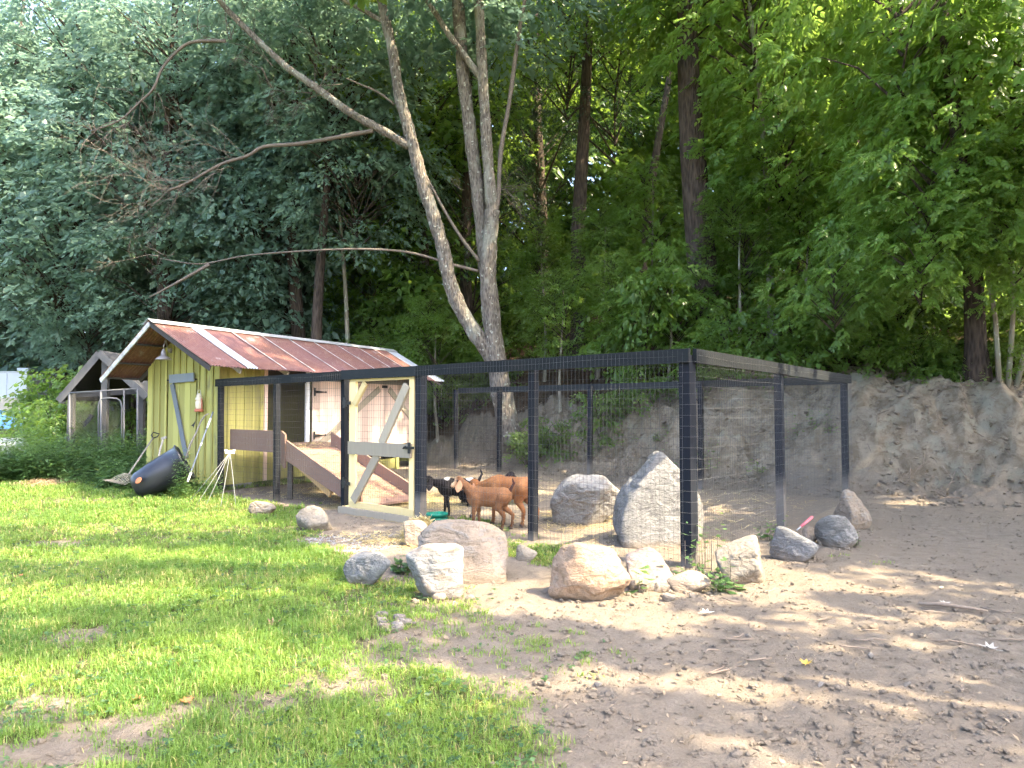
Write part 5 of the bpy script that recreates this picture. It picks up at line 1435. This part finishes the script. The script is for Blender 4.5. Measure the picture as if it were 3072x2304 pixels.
for px, py in ((106, 362), (142, 392), (72, 388)):
    q = A(px, py, KY + 0.12); MB().beam(Vector((q.x, q.y, -0.1)), q, 0.14, 0.12).build('post', 'old_timber', ken)
for px in (75, 140):
    q = A(px, 396, KY + 3.0); MB().beam(Vector((q.x - 0.35, q.y, -0.1)), q + Vector((-0.35, 0, 0.1)), 0.12, 0.12).build('post', 'old_timber', ken)
MB().beam(A(70, 395, KY + 0.2), A(140, 391, KY + 0.2), 0.05, 0.14).build('tie_beam', 'dark_wood', ken)
MB().beam(A(74, 440, KY + 1.2), A(92, 415, KY + 1.2), 0.04, 0.10).build('diagonal_board', 'old_timber', ken)
MB().add([A(62, 396, KY + 3.1), A(140, 392, KY + 3.1), A(98, 355, KY + 3.1)], [(0, 1, 2)]).build('back_gable', 'dark_wood', ken)
clf = thing('chain_link_panel', A(69.5, 470, KY - 0.25), 'galvanised chain link fence panel with an arched walk gate at the kennel', 'fence')
FY_ = KY - 0.25
def pp(px, py): return A(px, py, FY_)
plain('dull_pipe', (0.10, 0.105, 0.115), 0.6, 0.4, 0.2)
for nm, pts, r in (('frame_post', [pp(69.5, 478), pp(69.5, 393)], 0.028), ('frame_post', [pp(137.5, 480), pp(137.5, 389)], 0.03), ('frame_post', [pp(124, 478), pp(124, 390)], 0.024), ('frame_post', [pp(101, 478), pp(101, 391)], 0.03), ('top_pipe', [pp(69.5, 393), pp(137.5, 388.6)], 0.024),
                   ('gate_pipe', [pp(98.5, 476), pp(98.5, 405), pp(99.8, 401), pp(102.5, 398.8), pp(110, 398), pp(117, 398.6), pp(120.5, 401), pp(121.8, 406), pp(121.8, 476)], 0.026)):
    MB().tube(pts, r * 0.85, 8).build(nm, 'dull_pipe', clf, True)
def chain(x0, x1, y0, y1, dy, nm):
    a, b = A(x0, y1, FY_ + dy), A(x1, y0, FY_ + dy); mb = MB(); pit = 0.07
    Wc, Hc = b.x - a.x, b.z - a.z
    k_ = -Hc
    while k_ < Wc:
        for sg in (1, -1):
            s0, s1 = max(0, k_), min(Wc, k_ + Hc)
            if s1 - s0 > 0.02:
                z0_, z1_ = s0 - k_, s1 - k_
                if sg < 0: z0_, z1_ = Hc - z0_, Hc - z1_
                mb.tube([Vector((a.x + s0, a.y, a.z + z0_)), Vector((a.x + s1, a.y, a.z + z1_))], 0.004, 3, False)
        k_ += pit
    tag(mb.build(nm, 'wire', clf), kind='stuff')
chain(70, 100, 394, 476, 0.02, 'chain_mesh'); chain(99, 121.5, 400, 476, 0.03, 'gate_mesh')

# ================================================================== FAR LEFT: trailer, tarps, tub
ty = 30.0
tr = thing('white_trailer', (at_px(-2, ty), ty, tz(at_px(-2, ty), ty)), 'white box trailer parked among the trees at the far left', 'trailer')
a, b2 = A(-45, 398, ty), A(27, 373, ty)
MB().obox((a.x, ty, a.z), (b2.x - a.x, 0, 0), (0, 2.2, 0), (0, 0, b2.z - a.z)).build('box_body', 'white_panel', tr)
MB().obox((a.x - 0.02, ty - 0.02, b2.z + 0.002), (b2.x - a.x + 0.04, 0, 0), (0, 2.24, 0), (0, 0, 0.07)).build('roof_edge', 'galvanised_metal', tr)
for px in (6, -20): MB().obox((at_px(px, ty), ty - 0.012, a.z + 0.02), (0.035, 0, 0), (0, 0.01, 0), (0, 0, b2.z - a.z - 0.03)).build('panel_seam', 'galvanised_metal', tr)
MB().obox((a.x, ty + 0.1, a.z - 0.16), (b2.x - a.x, 0, 0), (0, 2, 0), (0, 0, 0.155)).build('chassis', 'black_metal', tr)
for px in (-30, -6, 20):
    q = Vector((at_px(px, ty), ty + 0.05, a.z - 0.35)); MB().lathe(q, [(0, 0), (0.2, 0), (0.36, 0.02), (0.36, 0.2), (0, 0.2)], 18, (0, 1, 0)).build('wheel', 'black_metal', tr, True)
q = A(17, 371, ty + 1); MB().obox(q, (0.5, 0, 0), (0, 0.6, 0), (0, 0, 0.14)).build('roof_vent', 'white_panel', tr)
a = A(-40, 412, 27.0)
t = thing('board_stack', (a.x, 27, a.z), 'row of upright tan boards below the white trailer', 'boards')
for i in range(11): MB().obox((a.x + i * 0.24, 27 + rnd.uniform(0, .05), 0.3), (0.225, 0, 0), (0, 0.03, 0), (0, 0, A(0, 398, 27).z - 0.3 + rnd.uniform(-.05, .05))).build('board', 'tan_board', t)
def draped(name, px0, px1, py0, py1, Y, dep, mat, label, cat, seed):
    a, b2 = A(px0, py1, Y), A(px1, py0, Y); n = 22; V, fs = [], []
    zb = tz((a.x + b2.x) / 2, Y) - 0.03
    for j in range(n + 1):
        for i in range(n + 1):
            u_, v_ = i / n * 2 - 1, j / n * 2 - 1
            h = max(0, 1 - max(abs(u_) ** 5, abs(v_) ** 5)) ** 0.6
            x, y = (a.x + b2.x) / 2 + u_ * (b2.x - a.x) / 2, Y + (v_ + 1) * dep / 2
            nz = float(fbm(np.array([x * 2.2]), np.array([y * 2.2]), seed=seed)[0])
            V.append((x, y, zb + (b2.z - zb) * h * (0.85 + 0.18 * nz)))
    for j in range(n):
        for i in range(n): q = j * (n + 1) + i; fs.append((q, q + 1, q + n + 2, q + n + 1))
    o = MB().add(V, fs).build(name, mat, None, True, origin=((a.x + b2.x) / 2, Y, zb)); return tag(o, label, cat)
draped('blue_tarp', -40, 26, 410, 428, 25.0, 1.6, 'blue_tarp', 'bright blue tarpaulin over a pile in front of the tan boards', 'tarp', 3)
draped('grey_tarp', 10, 36, 437, 458, 19.5, 1.3, 'grey_tarp', 'grey blue tarpaulin heap behind the mesh roll at left', 'tarp', 4)
c = G(-6, 474)
t = thing('blue_pool', c, 'blue plastic wading pool under rolled wire netting at the left edge', 'pool')
MB().lathe(c, [(0, 0), (0.55, 0), (0.62, 0.30), (0.66, 0.30), (0.66, 0.34), (0.58, 0.34), (0.52, 0.06), (0, 0.05)], 28).build('pool_body', 'blue_plastic', t, True)
nr = thing('netting_roll', c + Vector((0, 0, 0.36)), 'roll of grey wire netting lying on the blue wading pool', 'netting')
mb = MB()
for i in range(46):
    xx = -0.62 + 1.22 * i / 45; pts = []
    for k_ in range(15): an = k_ / 14 * 2 * math.pi; rr = 0.27 + 0.012 * math.sin(k_ * 2.3 + i); pts.append(c + Vector((xx, 0.05 + rr * math.cos(an), 0.36 + 0.26 + rr * math.sin(an) * 0.9)))
    mb.tube(pts, 0.004, 3, False)
for k_ in range(24):
    an = k_ / 24 * 2 * math.pi; mb.tube([c + Vector((-0.62 + 1.22 * j / 6, 0.05 + 0.275 * math.cos(an + j * .1), 0.62 + 0.25 * math.sin(an + j * .1))) for j in range(7)], 0.004, 3, False)
mb.build('wire_coils', 'galvanised_metal', nr)
MB().tube([c + Vector((-0.6, 0.05, 0.62)), c + Vector((0.58, 0.05, 0.62))], 0.22, 14).build('inner_roll', 'grey_tarp', nr, True)

# ================================================================== SHRUBS AND WEEDS
for i, (px, Y, s, lab) in enumerate((
    (52, 19.0, 0.85, 'tall vine covered shrub left of the kennel roof'), (61, 17.6, 0.6, 'bright green shrub against the left side of the kennel'), (52, 22.5, 0.85, 'shrub between the blue tarpaulin and the kennel'),
    (88, 19.5, 0.8, 'shrub seen through the chain link mesh'), (131, 18.5, 0.8, 'yellow green shrub between the chain link gate and the shed'),
    (80, 21.5, 1.3, 'big shrub behind the kennel'), (545, 17.6, 0.5, 'small leafy shrub at the foot of the pale forked tree'), (528, 17.4, 0.42, 'pale leafed shrub right of the forked tree base'), (600, 17.0, 0.6, 'broad leaved shrub above the bank behind the pen'), (640, 16.9, 0.6, 'shrub on the bank top behind the back rail'),
    (700, 15.9, 0.55, 'shrub hanging over the bank behind the corner post'), (735, 15.6, 0.75, 'leafy shrub on the bank lip, right of the corner post'), (790, 15.0, 0.85, 'leafy shrub on the bank lip above the right side rail'), (850, 14.7, 0.9, 'leafy shrub on the bank lip beyond the far corner'), (900, 14.6, 0.95, 'leafy shrub on the bank lip, left of the bank edge tree'), (945, 14.4, 0.8, 'shrub just left of the bank edge tree'), (1008, 14.6, 0.9, 'shrub behind the thin sapling stems on the bank'), (1040, 13.4, 0.7, 'shrub at the right edge on the bank top'), (990, 13.9, 0.55, 'small shrub behind the bank edge tree'), (876, 13.9, 0.5, 'shrub drooping over the bank just right of the far pen corner'), (918, 13.5, 0.45, 'shrub drooping over the middle of the right hand bank'), (955, 13.3, 0.4, 'small drooping shrub left of the bank edge trunk'), (1015, 12.7, 0.35, 'small shrub at the foot of the sapling stems'))):
    x = at_px(px, Y); t = thing('shrub', (x, Y, tz(x, Y) - 0.05), lab, 'shrub')
    me, bm = CR['bush%d' % (i % 3)]
    o = link('foliage', me, None, t); o.location = (0, 0, 0.2); o.scale = (s, s, s * 1.05); o.rotation_euler = (0, 0, i * 1.3)
    o2 = link('stems', bm, None, t); o2.location = (0, 0, 0.2); o2.scale = o.scale; o2.rotation_euler = o.rotation_euler

rg = np.random.default_rng(31)
def herb(P, H, nl, leaf_len, aspect=0.35, spread=0.12):
    """upright leafy weeds: P (n,3) bases"""
    n = len(P); t = np.linspace(0.12, 1, nl)[None] + rg.uniform(-.05, .05, (n, nl))
    lean = rg.normal(0, 0.16, (n, 1, 2)); h = H * rg.uniform(0.25, 1.5, (n, 1))
    pos = np.zeros((n, nl, 3)); pos[..., :2] = P[:, None, :2] + lean * (t * h)[..., None]; pos[..., 2] = P[:, None, 2] + t * h
    an = rg.uniform(0, 6.28, (n, 1)) + np.arange(nl)[None] * 2.4
    ax = np.stack([np.cos(an), np.sin(an), rg.uniform(-0.3, 0.7, (n, nl))], -1)
    nr_ = np.stack([-np.cos(an) * 0.4, -np.sin(an) * 0.4, np.ones_like(an)], -1) + rg.normal(0, 0.25, (n, nl, 3))
    sz = leaf_len * rg.uniform(0.6, 1.25, (n, nl)) * (1.1 - 0.5 * t)
    lv = (rg.uniform(0, 0.6, (n, 1)) + rg.uniform(0, 0.4, (n, nl)))
    return leaf_arrays(pos.reshape(-1, 3), ax.reshape(-1, 3), nr_.reshape(-1, 3), sz.ravel(), sz.ravel() * aspect, lv.ravel())
def scatter(n, px0, px1, y0, y1):
    Y_ = rg.uniform(y0, y1, n); px = rg.uniform(px0, px1, n); X_ = (px - 512) / F * Y_
    return np.stack([X_, Y_, terr(X_, Y_)], 1)
parts = [herb(scatter(1500, -20, 152, 14.5, 16.7), 0.75, 16, 0.16), herb(scatter(250, 22, 75, 16.5, 21), 1.05, 18, 0.17), herb(scatter(300, -30, 22, 16.5, 21), 0.45, 12, 0.14), herb(scatter(260, 60, 215, 13.6, 14.6), 0.35, 9, 0.13, 0.2), herb(scatter(160, 160, 222, 12.2, 13.2), 0.30, 9, 0.12, 0.2),
         herb(scatter(220, 100, 150, 13.0, 14.4), 0.45, 12, 0.15), herb(scatter(26, 178, 190, 11.9, 12.2), 0.6, 22, 0.09, 0.3)]
off = 0; Vs, Fs, Ls_ = [], [], []
for V, f, lv in parts: Vs.append(V); Fs.append(f + off); Ls_.append(lv); off += len(V)
tag(link('weeds', np_mesh('weeds', np.concatenate(Vs), [np.concatenate(Fs)], {'lv': np.concatenate(Ls_)}), 'leaf_weed'), 'tall green weeds round the kennel and the foot of the shed', 'weeds', kind='stuff')
# small plants along the pen and the bank
def plant(px, py, n, H, ll, label, asp=0.6, mat='leaf_bush', rad=0.09, z=None, Y=None, nl=9):
    c = G(px, py) if Y is None else Vector((at_px(px, Y), Y, 0)); c.z = tz(c.x, c.y)
    P = np.array([[c.x + rg.normal(0, rad), c.y + rg.normal(0, rad), c.z] for _ in range(n)])
    V, f, lv = herb(P, H, nl, ll, asp)
    t = thing('plant', c, label, 'plant', 'leafy plants along the pen')
    link('leaves', np_mesh('leaves', V - np.array(c), [f], {'lv': lv}), mat, t)
    mb = MB()
    for p in P: mb.tube([p, p + np.array([0, 0, H * 0.7])], [0.005, 0.003], 4, False)
    tag(mb.build('stems', 'twig_bark', t), kind='stuff')
plant(700, 583, 7, 0.34, 0.10, 'bright green leafy plant at the foot of the corner post', mat='leaf_weed')
plant(708, 572, 5, 0.42, 0.09, 'taller bright plant just right of the corner post', mat='leaf_weed')
plant(668, 588, 5, 0.16, 0.13, 'broad yellow green leaves between two stones left of the corner post', 0.8, mat='leaf_weed')
plant(718, 588, 8, 0.12, 0.10, 'low leaves spilling onto the dirt by the wedge boulder', 0.8, mat='leaf_weed', rad=0.14)
plant(772, 541, 6, 0.22, 0.09, 'plant behind the smooth grey boulder', mat='leaf_weed')
plant(845, 545, 4, 0.14, 0.07, 'little plant beside the far right boulders', mat='leaf_weed')
plant(398, 574, 4, 0.15, 0.11, 'broad leaved plant between the two grey boulders', 0.8, mat='leaf_weed')
BP = ['below the back rail, left of the white capped boulder', 'directly above the white capped boulder', 'left of the corner post, high on the bank', 'hanging at the bank top behind the corner post', 'largest, on the bank just right of the corner post', 'second, on the bank behind the corner post', 'right of the mid side post, high on the bank', 'on the bank seen left of the far corner post', 'alone on the clay right of the far corner', 'under the bank edge tree', 'beside the foot of the pale forked tree', 'small, halfway up the bank above the pointed boulder', 'beside the hay coloured mound behind the pen', 'low on the bank behind the right side mesh']
for i, (px, Y, n, H) in enumerate(((592, 16.7, 14, 0.5), (622, 16.4, 10, 0.4), (672, 16.4, 14, 0.5), (700, 15.6, 16, 0.5), (705, 14.4, 16, 0.55), (690, 14.6, 12, 0.45), (820, 13.3, 14, 0.35), (800, 13.6, 8, 0.3), (905, 13.6, 8, 0.25), (980, 12.6, 8, 0.25), (540, 17.6, 10, 0.4), (660, 15.6, 8, 0.25), (572, 17.0, 10, 0.4), (760, 13.6, 8, 0.2))):
    plant(px, 0, n, H, 0.11, 'green bank plant ' + BP[i], 0.5, 'leaf_bush', 0.18, Y=Y)

# ------------------------------------------------------------------ grass
rng = np.random.default_rng(77)
def grass_blades():
    Ps, Sz, Wd = [], [], []
    for (y0, y1, dens, wd, hh, nb_) in ((2.5, 3.6, 1000, 0.0042, 0.050, 16), (3.6, 5.2, 680, 0.0055, 0.048, 14), (5.2, 7.5, 400, 0.0075, 0.050, 12), (7.5, 10.5, 220, 0.010, 0.055, 11), (10.5, 15.0, 125, 0.014, 0.065, 10)):
        xl, xr = -0.80 * y1, 0.75 * y1
        n = int((y1 - y0) * (xr - xl) * dens)
        X_, Y_ = rng.uniform(xl, xr, n), rng.uniform(y0, y1, n)
        g = grass_cover(X_, Y_); keep = rng.uniform(0, 1, n) < g
        keep &= np.abs(X_) < 0.80 * Y_ + 0.3
        X_, Y_, g = X_[keep], Y_[keep], g[keep]
        n = len(X_)
        tall = 0.55 + 0.75 * np.clip(g, 0, 1) * (0.7 + 0.6 * sstep(-0.4, 0.6, fbm(X_ * 1.3, Y_ * 1.3, seed=91, oct=2)))
        px = np.repeat(X_, nb_) + rng.normal(0, 0.026, n * nb_); py = np.repeat(Y_, nb_) + rng.normal(0, 0.026, n * nb_)
        Ps.append(np.stack([px, py, terr(px, py) + 0.004], 1)); Sz.append(np.repeat(tall, nb_) * hh * rng.uniform(0.5, 1.35, n * nb_)); Wd.append(np.full(n * nb_, wd) * rng.uniform(0.6, 1.2, n * nb_))
    P = np.concatenate(Ps); h = np.concatenate(Sz)[:, None]; wd = np.concatenate(Wd)[:, None]; n = len(P)
    a = rng.uniform(0, 2 * math.pi, n); lean = np.abs(rng.normal(0, 0.9, n))[:, None]
    dr = np.stack([np.cos(a), np.sin(a), np.zeros(n)], 1); sdv = np.stack([-np.sin(a), np.cos(a), np.zeros(n)], 1) * wd / 2
    up = np.array([0, 0, 1.0])
    m = P + (up * 0.6 + dr * lean * 0.35) * h; tip = P + (up * np.maximum(0.12, 1.0 - 0.36 * lean) + dr * lean * 1.05) * h
    V = np.stack([P - sdv, P + sdv, m + sdv * 0.8, m - sdv * 0.8, tip], 1).reshape(-1, 3)
    b = np.arange(n)[:, None] * 5
    patch = 0.30 + 0.35 * fbm(P[:, 0] * 1.5, P[:, 1] * 1.5, seed=95, oct=3)
    lv = np.clip(patch + rng.uniform(-0.2, 0.45, n), 0, 0.93); lv[rng.uniform(0, 1, n) < 0.06 + 0.14 * sstep(0.1, 0.8, fbm(P[:, 0] * 0.9, P[:, 1] * 1.6, seed=97, oct=2))] = 1.0
    return V, [b + np.array([[0, 1, 2, 3]]), b + np.array([[3, 2, 4]])], np.repeat(lv, 5)
V, fs, lv = grass_blades()
tag(link('grass', np_mesh('grass', V, fs, {'lv': lv}), 'grass_blade'), 'short green lawn grass thinning out toward the dirt', 'grass', kind='stuff')
# clover and plantain leaves in the lawn
n = 9000
Y_ = 2.6 + 9 * rng.uniform(0, 1, n) ** 1.6; X_ = rng.uniform(-0.8, 0.3, n) * Y_
g = grass_cover(X_, Y_) * (0.25 + 0.75 * sstep(-0.1, 0.5, fbm(X_ * 1.2, Y_ * 1.2, seed=99, oct=2))); kp = rng.uniform(0, 1, n) < g
X_, Y_ = X_[kp], Y_[kp]; n = len(X_)
P = np.stack([X_, Y_, terr(X_, Y_) + rng.uniform(0.015, 0.05, n)], 1); P3 = np.repeat(P, 3, 0)
an = np.repeat(rng.uniform(0, 6.28, n), 3) + np.tile(np.arange(3) * 2.09, n)
ax = np.stack([np.cos(an), np.sin(an), rng.uniform(-.1, .4, 3 * n)], 1); nr_ = np.tile([0, 0, 1.0], (3 * n, 1)) + rng.normal(0, .25, (3 * n, 3)); sz = rng.uniform(0.014, 0.032, 3 * n) * (1 + 0.06 * P3[:, 1])
V, f, lv = leaf_arrays(P3, ax, nr_, sz, sz * 0.8, np.repeat(rng.uniform(0, 0.7, n), 3))
tag(link('clover', np_mesh('clover', V, [f], {'lv': lv}), 'leaf_weed'), 'clover leaves mixed into the lawn', 'clover', kind='stuff')

# ------------------------------------------------------------------ fallen leaves and twigs
def fallen(px, py, size, mat, label, rot, curl=0.35):
    c = G(px, py); c.z = tz(c.x, c.y) + 0.02
    out = [(0, 1.0), (0.5, 0.42), (0.85, 0.8), (1.15, 0.4), (1.57, 0.7), (2.1, 0.35), (2.5, 0.62), (3.0, 0.25), (3.14, 0.45)]
    pts = [(r_ * math.cos(a), r_ * math.sin(a)) for a, r_ in out] + [(r_ * math.cos(a), -r_ * math.sin(a)) for a, r_ in reversed(out[1:-1])]
    V = [c + Vector((0, 0, 0.0))] ; cr, sr = math.cos(rot), math.sin(rot)
    for x, y in pts: V.append(c + Vector(((x * cr - y * sr) * size, (x * sr + y * cr) * size, size * curl * (abs(y) ** 1.3 + 0.3 * x * x) + 0.004)))
    n_ = len(pts); mb = MB().add(V, [(0, 1 + i, 1 + (i + 1) % n_) for i in range(n_)])
    mb.tube([V[n_ // 2 + 1], c + Vector((-cr * size * 0.9, -sr * size * 0.9, 0.01))], 0.002, 4)
    tag(mb.build('fallen_leaf', mat, None, origin=c), label, 'leaf', 'fallen leaves')
fallen(135, 707, 0.055, 'orange_leaf', 'left of the two rust red leaves on the lawn at lower left', 0.3)
fallen(187, 709, 0.055, 'orange_leaf', 'right of the two rust red leaves on the lawn at lower left', 2.3)
fallen(274, 629, 0.085, 'brown_leaf', 'curled brown leaf on the lawn near its middle', 1.2, 0.7)
fallen(82, 688, 0.05, 'brown_leaf', 'brown leaf on worn grass near the left edge', 2.0)
fallen(135, 588, 0.05, 'pale_leaf', 'pale dead leaf on the green lawn far left', 0.5)
fallen(20, 580, 0.06, 'orange_leaf', 'reddish leaf on a sunlit lawn patch at the left edge', 0.9)
fallen(236, 642, 0.05, 'brown_leaf', 'dark brown leaf left of the curled one', 2.9, 0.6)
fallen(585, 660, 0.055, 'leaf_bush', 'single green leaf on the sunlit dirt', 0.6)
fallen(806, 670, 0.06, 'yellow_leaf', 'yellow leaf on the shaded dirt at right', 1.1, 0.5)
fallen(706, 617, 0.075, 'pale_leaf', 'tan curled leaf on dirt below the flat stone', 0.2, 0.5)
fallen(990, 652, 0.08, 'pale_leaf', 'grey curled leaf on the dirt near the right edge', 2.2, 0.6)
fallen(945, 605, 0.07, 'pale_leaf', 'pale leaf beside a stick on the right hand dirt', 0.4)
rt2 = random.Random(21)
for i in range(20):
    px, py = rt2.uniform(690, 1020), rt2.uniform(590, 700)
    c = G(px, py); c.z = tz(c.x, c.y) + 0.012; a = rt2.uniform(-0.9, 0.9); L_ = rt2.uniform(0.08, 0.28)
    pts = [c + Vector((math.cos(a) * L_ * k_ / 3 + rt2.gauss(0, .008), math.sin(a) * L_ * k_ / 3 + rt2.gauss(0, .008), rt2.uniform(0, .012))) for k_ in range(4)]
    tag(MB().tube(pts, [0.006, 0.0055, 0.005, 0.003], 5).build('twig', 'twig_wood', None, True, origin=c), 'thin dry twig lying on the right hand dirt', 'twig', 'twigs on the dirt')
c = G(943, 608); tag(MB().tube([c + Vector((-.16, .05, .02)), c + Vector((0, 0, .03)), c + Vector((.17, -.08, .02)), c + Vector((.26, -.13, .012))], [.014, .017, .013, .006], 7).build('stick', 'twig_wood', None, True, origin=c), 'thicker grey stick on the dirt at right', 'stick')
mb = MB()
for i in range(520):
    X_ = rt2.uniform(-1, 9.3); s = rt2.uniform(-0.3, 2.2); Y_ = float(np.interp(X_, FX, FY)) + s / 0.76
    c = Vector((X_, Y_, tz(X_, Y_) + 0.02)); d = Vector((rt2.gauss(0, .7), -0.5, -0.6 + rt2.gauss(0, .4))).normalized(); L_ = rt2.uniform(.12, .5)
    mb.tube([c, c + d * L_ * 0.5 + Vector((0, -0.05, rt2.gauss(0, .03))), c + d * L_ + Vector((rt2.gauss(0, .05), -0.03, 0))], [.009, .007, .003], 4, False)
tag(mb.build('bank_roots', 'twig_wood', None, True), 'bare roots and sticks poking out of the clay bank', 'roots', kind='stuff')

# ------------------------------------------------------------------ light summer haze
hz = NT('haze_air')
pv = hz.n('ShaderNodeVolumePrincipled')
pv.inputs['Color'].default_value = (0.80, 0.90, 1.0, 1)
pv.inputs['Density'].default_value = HAZE
pv.inputs['Anisotropy'].default_value = 0.3
hz.t.nodes.remove(hz.b)
hz.l(pv.outputs[0], hz.out.inputs['Volume'])
if HAZE > 0:
    tag(MB().obox((-252, -62, -1.5), (504, 0, 0), (0, 384, 0), (0, 0, 60)).build('haze', 'haze_air'), kind='stuff')

# ------------------------------------------------------------------ flakes of dead leaf and bark on the dirt
n = 2600
Y_ = 2.6 + 10 * rng.uniform(0, 1, n) ** 1.5; X_ = rng.uniform(-0.7, 0.8, n) * Y_
kp = rng.uniform(0, 1, n) > 0.75 * grass_cover(X_, Y_) + 0.25 * sstep(0.5, -2.5, X_); X_, Y_ = X_[kp], Y_[kp]; n = len(X_)
bx_ = rng.uniform(-1.5, 10, 2600); by_ = np.interp(bx_, FX, FY) + rng.uniform(-0.4, 2.6, 2600) / 0.76
X_, Y_ = np.concatenate([X_, bx_]), np.concatenate([Y_, by_]); n = len(X_)
P = np.stack([X_, Y_, terr(X_, Y_) + 0.016 + 0.05 * (np.arange(n) >= n - 2600)], 1); an = rng.uniform(0, 6.28, n)
ax = np.stack([np.cos(an), np.sin(an), rng.normal(0, 0.25, n)], 1); nr_ = np.tile([0, 0, 1.0], (n, 1)) + rng.normal(0, .35, (n, 3)); sz = rng.uniform(0.012, 0.045, n) * np.where(np.arange(n) >= n - 2600, 2.4, 1.0)
V, f, lv = leaf_arrays(P, ax, nr_, sz, sz * rng.uniform(0.15, 0.7, n), rng.uniform(0, 1, n), curl=0.4)
leafmat('dead_flake', (0.08, 0.055, 0.035), (0.32, 0.24, 0.16), 0.1, (0.3, 0.2, 0.1))
tag(link('leaf_litter', np_mesh('leaf_litter', V, [f], {'lv': lv}), 'dead_flake'), 'flakes of dead leaf and bark strewn over the dirt', 'litter', kind='stuff')
